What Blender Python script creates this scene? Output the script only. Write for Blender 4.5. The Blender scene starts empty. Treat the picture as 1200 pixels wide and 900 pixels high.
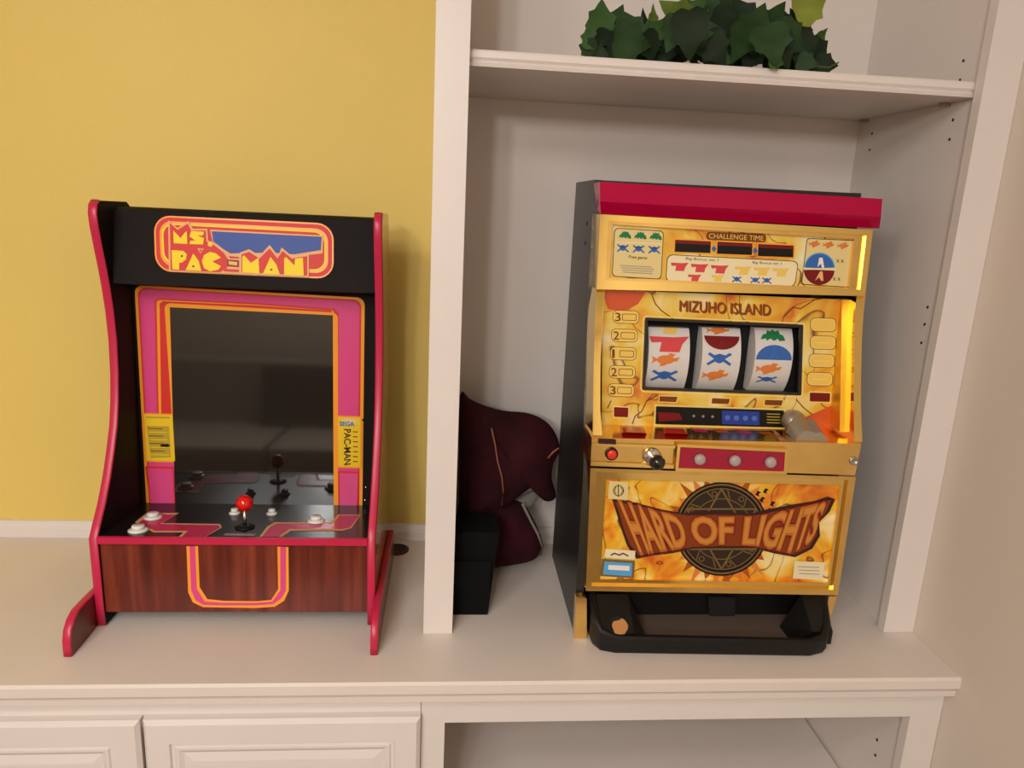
import bpy, bmesh, math, random
from mathutils import Vector, Matrix
from mathutils.geometry import tessellate_polygon
random.seed(7)
PI = math.pi
scene = bpy.context.scene
COL = scene.collection

# ------------------------------------------------------------------ camera
F_PX = 870.07
YAW, PITCH, ROLL = math.radians(-5.1467), math.radians(-13.5883), math.radians(2.7264)
CAM = Vector((0.02995, -1.03393, 0.74128))
FW = Vector((-math.sin(YAW)*math.cos(PITCH), math.cos(YAW)*math.cos(PITCH), math.sin(PITCH)))
_r0 = Vector((math.cos(YAW), math.sin(YAW), 0)); _u0 = _r0.cross(FW)
RT = _r0*math.cos(ROLL) + _u0*math.sin(ROLL)
UP = -_r0*math.sin(ROLL) + _u0*math.cos(ROLL)
cd = bpy.data.cameras.new('camera'); cam = bpy.data.objects.new('camera', cd); COL.objects.link(cam)
cd.sensor_fit = 'HORIZONTAL'; cd.sensor_width = 36; cd.lens = F_PX*36/1200; cd.clip_start = 0.01
cam.matrix_world = Matrix(((RT.x, UP.x, -FW.x, CAM.x), (RT.y, UP.y, -FW.y, CAM.y), (RT.z, UP.z, -FW.z, CAM.z), (0, 0, 0, 1)))
scene.camera = cam

# ------------------------------------------------------------------ world, lamps, added fill, exposure
w = bpy.data.worlds.new('world'); scene.world = w; w.use_nodes = True
w.node_tree.nodes['Background'].inputs[0].default_value = (1.0, 0.86, 0.72, 1)
w.node_tree.nodes['Background'].inputs[1].default_value = 0.05
def area(name, loc, target, size, power, color=(1, .98, .95), sy=None):
    l = bpy.data.lights.new(name, 'AREA'); l.energy = power; l.color = color; l.size = size
    if sy: l.shape = 'RECTANGLE'; l.size_y = sy
    o = bpy.data.objects.new(name, l); COL.objects.link(o); o.location = loc
    d = Vector(target) - Vector(loc); o.rotation_euler = d.to_track_quat('-Z', 'Y').to_euler()
    return o
area('lamp_key', (-0.46, -2.9, 1.24), (0.1, 0.3, 0.4), 0.13, 11.4)
area('lamp_key_second', (-0.74, -2.9, 1.36), (0.1, 0.3, 0.4), 0.13, 11.4)
area('lamp_ceiling', (-0.9, -1.45, 1.70), (-0.3, 0.3, 0.0), 0.35, 9)
area('fill_overhead_far', (-0.8, -2.6, 1.72), (-0.8, -2.6, 0.0), 1.1, 47)  # added fill, not a known fixture; brightens the sofa mirrored in the screen
vs = scene.view_settings
vs.view_transform = 'Standard'; vs.look = 'None'; vs.gamma = 1; vs.use_curve_mapping = False; vs.exposure = 0.06

# ------------------------------------------------------------------ projection helpers (photo pixel -> point on a real plane)
def ray(px, py): return FW*F_PX + RT*(px-600) - UP*(py-450)
def onplane(px, py, O, N):
    d = ray(px, py); return CAM + d*((O-CAM).dot(N)/d.dot(N))
def PY(px, py, y): return onplane(px, py, Vector((0, y, 0)), Vector((0, 1, 0)))
def PX(px, py, x): return onplane(px, py, Vector((x, 0, 0)), Vector((1, 0, 0)))
def PZ(px, py, z): return onplane(px, py, Vector((0, 0, z)), Vector((0, 0, 1)))
class Plane:
    """plane holding the x direction, through (y0,z0) and (y1,z1); normal towards the room"""
    def __init__(s, y0, z0, y1, z1):
        s.O = Vector((0, y0, z0)); s.U = Vector((1, 0, 0)); s.V = Vector((0, y1-y0, z1-z0)).normalized()
        s.N = s.U.cross(s.V)
    def p(s, q, off=0.0): return onplane(q[0], q[1], s.O + s.N*off, s.N)

# ------------------------------------------------------------------ materials
def lin(c): return tuple(((v/255)/12.92 if v/255 <= .04045 else ((v/255+.055)/1.055)**2.4) for v in c) + (1,)
MATS = {}
def mat(name, rgb, rough=.5, metal=0, coat=0, noise=0, nscale=20, bump=0, bscale=200, spec=.5, stretch=None, transm=0):
    if name in MATS: return MATS[name]
    m = bpy.data.materials.new(name); m.use_nodes = True; nt = m.node_tree; b = nt.nodes['Principled BSDF']
    c = lin(rgb)
    b.inputs['Base Color'].default_value = c; b.inputs['Roughness'].default_value = rough
    b.inputs['Metallic'].default_value = metal; b.inputs['Coat Weight'].default_value = coat
    b.inputs['Coat Roughness'].default_value = .04; b.inputs['Specular IOR Level'].default_value = spec
    b.inputs['Transmission Weight'].default_value = transm
    if noise or bump:
        tc = nt.nodes.new('ShaderNodeTexCoord'); mp = nt.nodes.new('ShaderNodeMapping')
        nt.links.new(tc.outputs['Object'], mp.inputs[0])
        if stretch: mp.inputs['Scale'].default_value = stretch
    if noise:
        n = nt.nodes.new('ShaderNodeTexNoise'); n.inputs['Scale'].default_value = nscale; n.inputs['Detail'].default_value = 4
        nt.links.new(mp.outputs[0], n.inputs[0])
        r = nt.nodes.new('ShaderNodeValToRGB'); e = r.color_ramp.elements
        e[0].position = .3; e[1].position = .7
        e[0].color = tuple(v*(1-noise) for v in c[:3]) + (1,); e[1].color = tuple(min(1, v*(1+noise)) for v in c[:3]) + (1,)
        nt.links.new(n.outputs[0], r.inputs[0]); nt.links.new(r.outputs[0], b.inputs['Base Color'])
    if bump:
        n2 = nt.nodes.new('ShaderNodeTexNoise'); n2.inputs['Scale'].default_value = bscale; n2.inputs['Detail'].default_value = 3
        bp = nt.nodes.new('ShaderNodeBump'); bp.inputs['Strength'].default_value = bump; bp.inputs['Distance'].default_value = .002
        nt.links.new(mp.outputs[0], n2.inputs[0]); nt.links.new(n2.outputs[0], bp.inputs['Height']); nt.links.new(bp.outputs[0], b.inputs['Normal'])
    MATS[name] = m; return m
def ramp_mat(name, stops, scale, detail=4, rough=.25, coat=0, distort=0, vein=None, metal=0):
    """printed artwork: noise driven colour ramp, with optional crack-like veins"""
    m = bpy.data.materials.new(name); m.use_nodes = True; nt = m.node_tree; b = nt.nodes['Principled BSDF']
    tc = nt.nodes.new('ShaderNodeTexCoord'); n = nt.nodes.new('ShaderNodeTexNoise')
    n.inputs['Scale'].default_value = scale; n.inputs['Detail'].default_value = detail; n.inputs['Distortion'].default_value = distort
    nt.links.new(tc.outputs['Object'], n.inputs[0])
    r = nt.nodes.new('ShaderNodeValToRGB'); nt.links.new(n.outputs[0], r.inputs[0])
    el = r.color_ramp.elements
    while len(el) < len(stops): el.new(.5)
    for e, (p, c) in zip(el, stops): e.position = p; e.color = lin(c)
    out = r.outputs[0]
    if vein:
        n3 = nt.nodes.new('ShaderNodeTexNoise'); n3.inputs['Scale'].default_value = vein[1]; n3.inputs['Detail'].default_value = 1.5; n3.inputs['Distortion'].default_value = 1.2
        nt.links.new(tc.outputs['Object'], n3.inputs[0])
        r2 = nt.nodes.new('ShaderNodeValToRGB'); e = r2.color_ramp.elements
        e[0].position = .5-vein[2]; e[0].color = (0, 0, 0, 1); e[1].position = .5; e[1].color = (1, 1, 1, 1)
        e2 = e.new(.5+vein[2]); e2.color = (0, 0, 0, 1)
        nt.links.new(n3.outputs[0], r2.inputs[0])
        mx = nt.nodes.new('ShaderNodeMix'); mx.data_type = 'RGBA'
        nt.links.new(r2.outputs[0], mx.inputs[0]); nt.links.new(out, mx.inputs[6]); mx.inputs[7].default_value = lin(vein[0]); out = mx.outputs[2]
    nt.links.new(out, b.inputs['Base Color'])
    b.inputs['Roughness'].default_value = rough; b.inputs['Coat Weight'].default_value = coat; b.inputs['Metallic'].default_value = metal
    MATS[name] = m; return m

white = mat('white_paint', (226, 216, 209), .38, bump=.12, bscale=60, noise=.02, nscale=5)
counter_m = mat('counter_paint', (224, 212, 203), .42, noise=.025, nscale=6, bump=.1, bscale=90)
wall_white = mat('wall_white', (218, 205, 192), .8, bump=.15, bscale=150)
yellow = mat('yellow_wall_paint', (230, 200, 106), .6, noise=.03, nscale=2.5, bump=.25, bscale=160)
ceil_m = mat('ceiling_paint', (235, 228, 215), .9)
carpet = mat('carpet', (128, 110, 94), .95, noise=.15, nscale=60, bump=.5, bscale=400)
gold = mat('polished_gold', (255, 218, 128), .10, metal=1, noise=.04, nscale=25, bump=.05, bscale=30)
gold2 = mat('brushed_gold', (250, 208, 126), .2, metal=1, noise=.08, nscale=18, bump=.06, bscale=60)
goldy = mat('yellow_gold', (244, 200, 84), .5, metal=1)
black = mat('black_laminate', (25, 18, 15), .6, spec=.12, bump=.05, bscale=300)
blackwood = mat('black_wood_side', (34, 33, 32), .38, noise=.12, nscale=30)
plastic = mat('black_plastic', (17, 15, 14), .42, spec=.35, bump=.1, bscale=300)
darkhole = mat('dark_void', (10, 9, 9), .8)
magenta = mat('magenta_edge', (196, 32, 72), .35)
redcap = mat('red_plastic', (178, 2, 62), .12, spec=.3)
maroonp = mat('maroon_plate', (160, 14, 50), .25)
screen = mat('screen_glass', (22, 19, 18), .06, spec=.7, coat=.45)
P_ = lambda n, c, r=.45, coat=0: mat('print_'+n, c, r, coat=coat, spec=.25)
pk, orr, yl, rd, bl = P_('pink', (222, 76, 134), .25), P_('orange', (250, 160, 52), .25), P_('yellow', (248, 214, 24)), P_('red', (214, 52, 44)), P_('blue', (58, 84, 160))
pkd = P_('rose', (206, 44, 92), .22); dk = P_('dark', (58, 32, 26)); lem = P_('card_yellow', (238, 198, 40)); olive = P_('olive', (188, 160, 48))
cream = P_('cream', (226, 204, 140)); cream2 = P_('pale_cream', (238, 222, 178)); grn = P_('green', (30, 120, 74)); ic_bl = P_('symbol_blue', (56, 102, 176))
ic_or = P_('symbol_orange', (224, 128, 62)); ic_rd = P_('symbol_red', (214, 74, 76)); dkred = P_('dark_red', (120, 22, 24)); tan = P_('tan', (236, 198, 96))
brown = P_('brown', (120, 62, 22)); gline = P_('gold_line', (244, 214, 120)); bk = P_('black', (18, 16, 15)); wh = P_('white', (236, 230, 220)); grey = P_('grey', (150, 140, 140))
ltbl = P_('light_blue', (90, 165, 215)); rust = P_('rust', (178, 84, 28)); peach = P_('peach', (236, 176, 120)); bronze = P_('bronze', (122, 94, 52))
chrome = mat('chrome', (215, 210, 205), .12, metal=1)
steel = mat('grey_metal', (176, 168, 158), .35, metal=.7)
whitebtn = mat('white_plastic', (236, 232, 226), .25, coat=.3)
redball = mat('red_ball', (220, 14, 10), .18, coat=.5)
redbtn = mat('red_button', (230, 50, 40), .3)
maroonf = mat('maroon_cloth', (50, 11, 20), .9, spec=.2, noise=.3, nscale=14, bump=.5, bscale=500)
blackf = mat('black_cloth', (12, 12, 14), .9, spec=.15, bump=.4, bscale=400)
tanf = mat('tan_piping', (140, 84, 56), .7)
greyf = mat('grey_lining', (120, 116, 104), .8)
leafm = [mat('leaf_dark', (40, 64, 32), .6, spec=.2, noise=.25, nscale=30), mat('leaf_mid', (56, 86, 40), .6, spec=.2, noise=.2, nscale=30),
         mat('leaf_light', (92, 112, 44), .6, spec=.2, noise=.2, nscale=30), mat('leaf_lime', (126, 136, 54), .6, spec=.2, noise=.15, nscale=30), mat('leaf_deep', (29, 44, 26), .6, spec=.2, noise=.3, nscale=30)]
stemm = mat('stem_green', (70, 84, 40), .6)
woodm = ramp_mat('red_wood_grain', [(.25, (74, 22, 12)), (.5, (104, 36, 22)), (.75, (140, 62, 40))], 9, 5, .3)
_nt = woodm.node_tree; _mp = _nt.nodes.new('ShaderNodeMapping'); _mp.inputs['Scale'].default_value = (6, 6, .35)
_tc = [n for n in _nt.nodes if n.type == 'TEX_COORD'][0]; _nn = [n for n in _nt.nodes if n.type == 'TEX_NOISE'][0]
_nt.links.new(_tc.outputs['Object'], _mp.inputs[0]); _nt.links.new(_mp.outputs[0], _nn.inputs[0])
sideart_refl = ramp_mat('side_art_reflection', [(.3, (120, 78, 30)), (.48, (176, 128, 56)), (.52, (196, 60, 60)), (.6, (190, 150, 70))], 12, 2, .2, coat=.5, distort=1)  # tan tones hold the yellow wall's reflection in the colour; red swirls are print
fire = ramp_mat('fiery_artwork', [(.28, (196, 70, 22)), (.42, (232, 140, 34)), (.52, (240, 184, 44)), (.62, (246, 214, 130)), (.75, (250, 236, 200))], 16, 3, .2, distort=.6, vein=((130, 40, 14), 9, .012))
fire2 = ramp_mat('fiery_artwork_upper', [(.28, (206, 84, 34)), (.42, (226, 160, 48)), (.52, (232, 192, 70)), (.62, (236, 210, 130)), (.75, (240, 226, 190))], 13, 3, .25, distort=.6, vein=((120, 60, 22), 8, .010))
deckprint = ramp_mat('deck_print', [(.35, (150, 60, 50)), (.5, (206, 136, 80)), (.62, (196, 120, 130)), (.7, (220, 180, 110))], 60, 2, .5)

# ------------------------------------------------------------------ object helpers
def thing(name, label, cat, loc=(0, 0, 0), group=None):
    o = bpy.data.objects.new(name, None); COL.objects.link(o); o.location = loc
    o.empty_display_size = .05
    o['label'] = label; o['category'] = cat
    if group: o['group'] = group
    return o
def wloc(o):
    v = Vector((0, 0, 0))
    while o is not None: v = v + o.location; o = o.parent
    return v
def obj(name, data, m, parent=None, smooth=False, bevel=0, seg=2, label=None, kind=None, solid=0):
    """data: bmesh or (verts, faces[, mat indices]) in world coordinates; linked as ONE mesh object"""
    me = bpy.data.meshes.new(name)
    if isinstance(data, bmesh.types.BMesh):
        bm = data
    else:
        bm = bmesh.new(); vs_ = [bm.verts.new(v) for v in data[0]]
        for k, f in enumerate(data[1]):
            try: fc = bm.faces.new([vs_[i] for i in f])
            except ValueError: continue
            if len(data) > 2: fc.material_index = data[2][k]
    if bevel:
        ed = [e for e in bm.edges if len(e.link_faces) == 2 and e.calc_face_angle(0) > .5]
        bmesh.ops.bevel(bm, geom=ed, offset=bevel, segments=seg, affect='EDGES', profile=.5, clamp_overlap=True)
    if len(data) < 3 if not isinstance(data, bmesh.types.BMesh) else True:
        bmesh.ops.recalc_face_normals(bm, faces=bm.faces)
    bm.verts.ensure_lookup_table()
    lo = Vector([min(v.co[i] for v in bm.verts) for i in range(3)]); hi = Vector([max(v.co[i] for v in bm.verts) for i in range(3)])
    c = (lo+hi)/2
    bmesh.ops.translate(bm, verts=bm.verts, vec=-c)
    if smooth or bevel:
        for f in bm.faces: f.smooth = True
    bm.to_mesh(me); bm.free()
    if bevel and not smooth:
        try: me.set_sharp_from_angle(angle=math.radians(32))
        except Exception: pass
    for mm in (m if isinstance(m, (list, tuple)) else [m]): me.materials.append(mm)
    o = bpy.data.objects.new(name, me); COL.objects.link(o)
    if parent: o.parent = parent; o.location = c - wloc(parent)
    else: o.location = c
    if label: o['label'] = label
    if kind: o['kind'] = kind
    return o
def tag(o, label, cat, group=None):
    o['label'] = label; o['category'] = cat
    if group: o['group'] = group
    return o
def addbox(bm, x0, x1, y0, y1, z0, z1):
    v = [bm.verts.new(p) for p in [(x0, y0, z0), (x1, y0, z0), (x1, y1, z0), (x0, y1, z0), (x0, y0, z1), (x1, y0, z1), (x1, y1, z1), (x0, y1, z1)]]
    for f in ((0, 3, 2, 1), (4, 5, 6, 7), (0, 1, 5, 4), (1, 2, 6, 5), (2, 3, 7, 6), (3, 0, 4, 7)): bm.faces.new([v[i] for i in f])
def box(*boxes):
    bm = bmesh.new()
    for b in boxes: addbox(bm, *b)
    return bm
def hexa(a, b, bm=None):
    """solid between quad a and quad b (4 points each, same order)"""
    bm = bm or bmesh.new(); v = [bm.verts.new(p) for p in list(a)+list(b)]
    n = len(a)
    bm.faces.new(v[:n]); bm.faces.new(v[n:][::-1])
    for i in range(n): bm.faces.new((v[i], v[(i+1) % n], v[n+(i+1) % n], v[n+i]))
    return bm
def prism_x(prof, x0, x1, bm=None):
    return hexa([Vector((x0, y, z)) for y, z in prof], [Vector((x1, y, z)) for y, z in prof], bm)
def tube(pts, r, n=8, bm=None):
    bm = bm or bmesh.new(); rings = []
    for i, p in enumerate(pts):
        p = Vector(p); a = Vector(pts[max(0, i-1)]); b = Vector(pts[min(len(pts)-1, i+1)]); t = (b-a).normalized()
        u = t.cross(Vector((0, 0, 1)))
        if u.length < .01: u = t.cross(Vector((1, 0, 0)))
        u.normalize(); v = t.cross(u); rr = r[i] if isinstance(r, (list, tuple)) else r
        rings.append([bm.verts.new(p + (u*math.cos(2*PI*k/n) + v*math.sin(2*PI*k/n))*rr) for k in range(n)])
    for A, B in zip(rings, rings[1:]):
        for k in range(n): bm.faces.new((A[k], A[(k+1) % n], B[(k+1) % n], B[k]))
    bm.faces.new(rings[0][::-1]); bm.faces.new(rings[-1])
    return bm
def lathe(O, axis, prof, n=24, bm=None):
    """prof: (radius, height along axis)"""
    bm = bm or bmesh.new(); ax = Vector(axis).normalized(); u = ax.orthogonal().normalized(); v = ax.cross(u); O = Vector(O); rings = []
    for r, h in prof:
        if r < 1e-6: rings.append([bm.verts.new(O+ax*h)])
        else: rings.append([bm.verts.new(O+ax*h+(u*math.cos(2*PI*k/n)+v*math.sin(2*PI*k/n))*r) for k in range(n)])
    for A, B in zip(rings, rings[1:]):
        for k in range(n):
            a, b = A[k % len(A)], A[(k+1) % len(A)]; c, d = B[(k+1) % len(B)], B[k % len(B)]
            f = [a] + ([b] if b is not a else []) + [c] + ([d] if d is not c else [])
            if len(f) > 2: bm.faces.new(f)
    if len(rings[0]) > 1: bm.faces.new(rings[0][::-1])
    if len(rings[-1]) > 1: bm.faces.new(rings[-1])
    return bm
def lerp(a, b, t): return (a[0]+(b[0]-a[0])*t, a[1]+(b[1]-a[1])*t)
def quadmap(q, s, t):
    """q: TL,TR,BR,BL ; s 0..1 left-right ; t 0..1 bottom-top"""
    return lerp(lerp(q[3], q[2], s), lerp(q[0], q[1], s), t)
def rrect(q, r=.2, seg=4, asp=None):
    """rounded quad as points; r as fraction of the height"""
    wd = math.dist(q[0], q[1]); ht = math.dist(q[0], q[3]); ry = r; rx = r*ht/wd
    out = []
    for cx, cy, a0 in ((1-rx, 1-ry, 0), (rx, 1-ry, PI/2), (rx, ry, PI), (1-rx, ry, 3*PI/2)):
        for k in range(seg+1):
            a = a0+k*PI/2/seg; out.append(quadmap(q, cx+rx*math.cos(a), cy+ry*math.sin(a)))
    return out
def shrink(q, d):
    """inset a quad by d pixels"""
    c = (sum(p[0] for p in q)/4, sum(p[1] for p in q)/4)
    (a, b, c_, e) = q
    return [(a[0]+d, a[1]+d), (b[0]-d, b[1]+d), (c_[0]-d, c_[1]-d), (e[0]+d, e[1]-d)]
_fc = {}
def text_tris(s, bold=0.0, shear=0.0):
    key = (s, bold, shear)
    if key in _fc: return _fc[key]
    cu = bpy.data.curves.new('t', 'FONT'); cu.body = s; cu.size = 1; cu.offset = bold; cu.shear = shear; cu.resolution_u = 3; cu.fill_mode = 'FRONT'
    o = bpy.data.objects.new('t', cu); me = o.to_mesh()
    vs_ = [v.co.copy() for v in me.vertices]; fs = [tuple(p.vertices) for p in me.polygons]
    o.to_mesh_clear(); bpy.data.objects.remove(o); bpy.data.curves.remove(cu)
    _fc[key] = (vs_, fs); return _fc[key]
class Art:
    """flat print on a real panel: thin polygons and lettering, joined into one part"""
    def __init__(s, plane): s.pl = plane; s.v = []; s.f = []; s.mi = []; s.m = []; s.k = 0
    def _m(s, m):
        if m not in s.m: s.m.append(m)
        return s.m.index(m)
    def poly(s, pts, m, off):
        P3 = [s.pl.p(q, off) for q in pts]
        tr = tessellate_polygon([[Vector((q[0], q[1], 0)) for q in pts]])
        b = len(s.v); s.v += P3; i = s._m(m)
        for t in tr:
            a, b2, c = [P3[k] for k in t]
            n = (b2-a).cross(c-a); t = t if n.dot(s.pl.N) > 0 else t[::-1]
            s.f.append(tuple(b+k for k in t)); s.mi.append(i)
    def ring(s, outer, inner, m, off):
        n = len(outer); b = len(s.v); s.v += [s.pl.p(q, off) for q in outer] + [s.pl.p(q, off) for q in inner]; i = s._m(m)
        for k in range(n):
            f = (b+k, b+(k+1) % n, b+n+(k+1) % n, b+n+k)
            a, b2, c = [s.v[j] for j in f[:3]]
            if (b2-a).cross(c-a).dot(s.pl.N) < 0: f = f[::-1]
            s.f.append(f); s.mi.append(i)
    def line(s, pts, wpx, m, off):
        """polyline with a pixel width"""
        for a, b in zip(pts, pts[1:]):
            d = math.dist(a, b) or 1; nx, ny = -(b[1]-a[1])/d*wpx/2, (b[0]-a[0])/d*wpx/2; ex, ey = (b[0]-a[0])/d*wpx*.3, (b[1]-a[1])/d*wpx*.3
            s.poly([(a[0]+nx-ex, a[1]+ny-ey), (b[0]+nx+ex, b[1]+ny+ey), (b[0]-nx+ex, b[1]-ny+ey), (a[0]-nx-ex, a[1]-ny-ey)], m, off)
    def circle(s, c, r, m, off, a0=0, a1=2*PI, n=28, ry=None):
        ry = ry or r
        s.poly([(c[0]+r*math.cos(a0+(a1-a0)*k/n), c[1]-ry*math.sin(a0+(a1-a0)*k/n)) for k in range(n if a1-a0 > 6.2 else n+1)], m, off)
    def cring(s, c, r, r2, m, off, n=40):
        s.ring([(c[0]+r*math.cos(2*PI*k/n), c[1]-r*math.sin(2*PI*k/n)) for k in range(n)], [(c[0]+r2*math.cos(2*PI*k/n), c[1]-r2*math.sin(2*PI*k/n)) for k in range(n)], m, off)
    def text(s, st, q, m, off, bold=0, shear=0, warp=None):
        vs_, fs = text_tris(st, bold, shear); v0, _ = text_tris(st, 0, shear)
        x0 = min(v.x for v in v0); x1 = max(v.x for v in v0); y0 = min(v.y for v in v0); y1 = max(v.y for v in v0)
        b = len(s.v); i = s._m(m); fn = warp or (lambda a, t: quadmap(q, a, t))
        s.v += [s.pl.p(fn((v.x-x0)/(x1-x0), (v.y-y0)/(y1-y0)), off) for v in vs_]
        for f in fs:
            f = tuple(b+k for k in f); a, b2, c = [s.v[j] for j in f[:3]]
            if (b2-a).cross(c-a).dot(s.pl.N) < 0: f = f[::-1]
            s.f.append(f); s.mi.append(i)
    def icon(s, shape, c, wd, ht, m, off, sl=.04):
        for pg in ICONS[shape]:
            s.poly([(c[0]+(x-.5)*wd, c[1]-(y-.5)*ht+(x-.5)*wd*sl) for x, y in pg], m, off)
    def build(s, name, parent, **k): return obj(name, (s.v, s.f, s.mi), s.m, parent, **k)
def circ(cx, cy, r, n=12, ry=None): return [(cx+r*math.cos(2*PI*k/n), cy+(ry or r)*math.sin(2*PI*k/n)) for k in range(n)]
ICONS = {
 'crab': [circ(.5, .5, .2, 12, .3), [(.4, .65), (.1, .98), (.0, .85), (.3, .5)], [(.6, .65), (.9, .98), (1, .85), (.7, .5)], [(.4, .4), (.05, .02), (.0, .18), (.3, .55)], [(.6, .4), (.95, .02), (1, .18), (.7, .55)], [(.2, .75), (.5, .9), (.8, .75), (.5, .6)]],
 'fish': [circ(.5, .5, .32, 14, .33), [(.25, .5), (0, .75), (.05, .45), (.0, .2)], [(.5, .7), (.65, 1), (.85, .9), (.7, .6)], [(.7, .6), (1, .72), (.92, .4), (.75, .4)], [(.35, .3), (.3, .0), (.5, .08), (.6, .3)]],
 'frog': [[(0, .1), (.12, .55), (.25, .6), (.3, .95), (.42, .8), (.5, 1), (.62, .82), (.75, .95), (.8, .6), (.92, .5), (1, .05), (.75, .0), (.7, .2), (.55, .0), (.4, .2), (.25, 0), (.22, .2)]],
 'seven': [[(0, .95), (.05, .55), (.3, .6), (.25, .0), (.75, .0), (.82, .5), (1, 1), (.6, .92)]],
 'bell': [circ(.5, .5, .42, 14, .4)],
}

# ------------------------------------------------------------------ THE SETTING
S_, WS, WO, XW, D_, HB = .1387, .0504, .8504, .9088, .5249, .0350
XI = .8512; SH_Z, SH_T, SH_Y = .9641, .0233, .1622
ZF, ZC, YB, XL = -.80, 1.75, -3.7, -2.7
obj('floor', box((XL, XW, YB, D_, ZF-.05, ZF)), carpet, kind='structure')
obj('ceiling', box((XL, XW, YB, D_, ZC, ZC+.05)), ceil_m, kind='structure')
obj('wall_back', box((XL, XW+.1, D_, D_+.1, ZF, ZC)), yellow, kind='structure')
obj('wall_right', box((XW, XW+.1, YB, D_, ZF, ZC)), wall_white, kind='structure')
obj('wall_left', box((XL-.1, XL, YB, D_, ZF, ZC)), wall_white, kind='structure')
obj('wall_front', box((XL, XW, YB-.1, YB, ZF, ZC)), mat('front_wall_paint', (216, 196, 176), .8), kind='structure')
obj('baseboard_front', box((XL, XW, YB, YB+.02, ZF, ZF+.16)), mat('trim_blue_white', (205, 214, 224), .5), kind='structure')
# low backsplash strip along the yellow wall
def strip(x0, x1, y):
    return prism_x([(y, 0), (y-.014, 0), (y-.014, HB*.55), (y-.010, HB*.7), (y-.008, HB*.92), (y-.005, HB), (y, HB)], x0, x1)
obj('baseboard_back', strip(-2.2, -.0005, D_), white, kind='structure')

# ---- upper bookcase
bc = thing('bookcase', 'tall white painted open bookcase with one shelf, standing on the counter against the right wall', 'bookcase', (.42, .33, 0))
def stile(x0, x1): return box((x0, x1, S_, S_+.02, 0.0005, 1.5))
obj('stile', stile(0, WS), white, bc, bevel=.0018)
obj('stile', stile(WO, XW-.0005), white, bc, bevel=.0018)
obj('side_panel', box((.012, .034, S_+.02, D_-.012, .0005, 1.5)), white, bc)
obj('side_panel', box((XI+.008, XW-.0005, S_+.02, D_-.012, .0005, 1.5)), white, bc)
obj('back_panel', box((.012, XW-.0005, D_-.012, D_-.0005, .0005, 1.5)), white, bc)
obj('base_molding', strip(.034, XI+.008, D_-.012), white, bc)
shf = obj('shelf', prism_x([(SH_Y, SH_Z-.003), (SH_Y+.002, SH_Z), (D_-.013, SH_Z), (D_-.013, SH_Z-SH_T), (SH_Y+.003, SH_Z-SH_T), (SH_Y+.001, SH_Z-SH_T+.005), (SH_Y+.004, SH_Z-SH_T+.008), (SH_Y, SH_Z-.011)], .035, XI+.006), white, bc, bevel=.0008)
for q in ((1112, 119), (1017, 139)):
    p = PX(q[0], q[1], XI+.008)
    obj('shelf_pin', box((XI-.006, XI+.008, p.y-.006, p.y+.006, SH_Z-SH_T-.006, SH_Z-SH_T-.0003)), steel, bc, bevel=.001)
for y, z in ((.212, 1.004), (.212, .974), (.212, .912), (.212, .881), (.458, .911), (.458, .880), (.191, .601), (.191, .571), (.191, .538)):
    obj('pin_hole', lathe((XI+.0078, y, z), (-1, 0, 0), [(.0026, 0), (.0026, .0006)], 8), darkhole, bc)

# ---- worktop
ct = [(0.004, 0.0), (0.0, -.004), (0, -.020), (.004, -.024), (.013, -.0255), (.013, -.028), (.008, -.030), (.008, -.040), (.014, -.0435), (.024, -.046), (D_-.0005, -.046), (D_-.0005, 0.0)]
tag(obj('worktop', prism_x(ct, -2.2, XW-.0005), counter_m, bevel=.0009), 'long white painted worktop with moulded front edge carrying both game machines', 'worktop')

# ---- base cabinets
CF = .030; ZB = ZF+.001; ZT = -.0465
base = thing('base_cabinet', 'white base cabinet with raised panel doors under the left arcade machine', 'cabinet', (-.8, .3, ZF))
obj('face_frame', box((-2.2, .001, CF, CF+.02, ZT-.05, ZT), (-2.2, .001, CF, CF+.02, ZB, ZB+.1), (-.012, .001, CF, CF+.02, ZB+.1, ZT-.05), (-.91, -.87, CF, CF+.02, ZB+.1, ZT-.05)), white, base, bevel=.001)
obj('carcass', box((-2.2, .001, D_-.02, D_-.001, ZB, ZT), (-.018, .001, CF+.02, D_-.02, ZB, ZT), (-2.2, -2.18, CF+.02, D_-.02, ZB, ZT), (-2.18, -.018, CF+.02, D_-.02, ZB, ZB+.02)), white, base)
def door(x0, x1, z0, z1):
    y0, y1 = .010, CF-.0005
    bm = bmesh.new()
    def ringq(i, y): return [Vector((x0+i, y, z0+i)), Vector((x1-i, y, z0+i)), Vector((x1-i, y, z1-i)), Vector((x0+i, y, z1-i))]
    prev = None
    rings = [ringq(0, y1), ringq(0, y0+.007), ringq(.006, y0), ringq(.040, y0), ringq(.042, y0+.005), ringq(.047, y0+.005), ringq(.049, y0+.0018), ringq(.053, y0+.0018), ringq(.060, y0+.006), ringq(.075, y0+.003)]
    vr = [[bm.verts.new(p) for p in r] for r in rings]
    for A, B in zip(vr, vr[1:]):
        for k in range(4): bm.faces.new((A[k], A[(k+1) % 4], B[(k+1) % 4], B[k]))
    bm.faces.new(vr[0][::-1]); bm.faces.new(vr[-1])
    d = obj('door', bm, white, base)
    return d
zt = PY(300, 843, .015).z
door(-.433, .0015, ZB+.11, zt); door(-.875, -.438, ZB+.11, zt); door(-1.317, -.880, ZB+.11, zt); door(-1.76, -1.322, ZB+.11, zt); door(-2.198, -1.765, ZB+.11, zt)
ob = thing('open_cabinet', 'white open base cabinet without doors below the gold slot machine', 'cabinet', (.45, .3, ZF))
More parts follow.
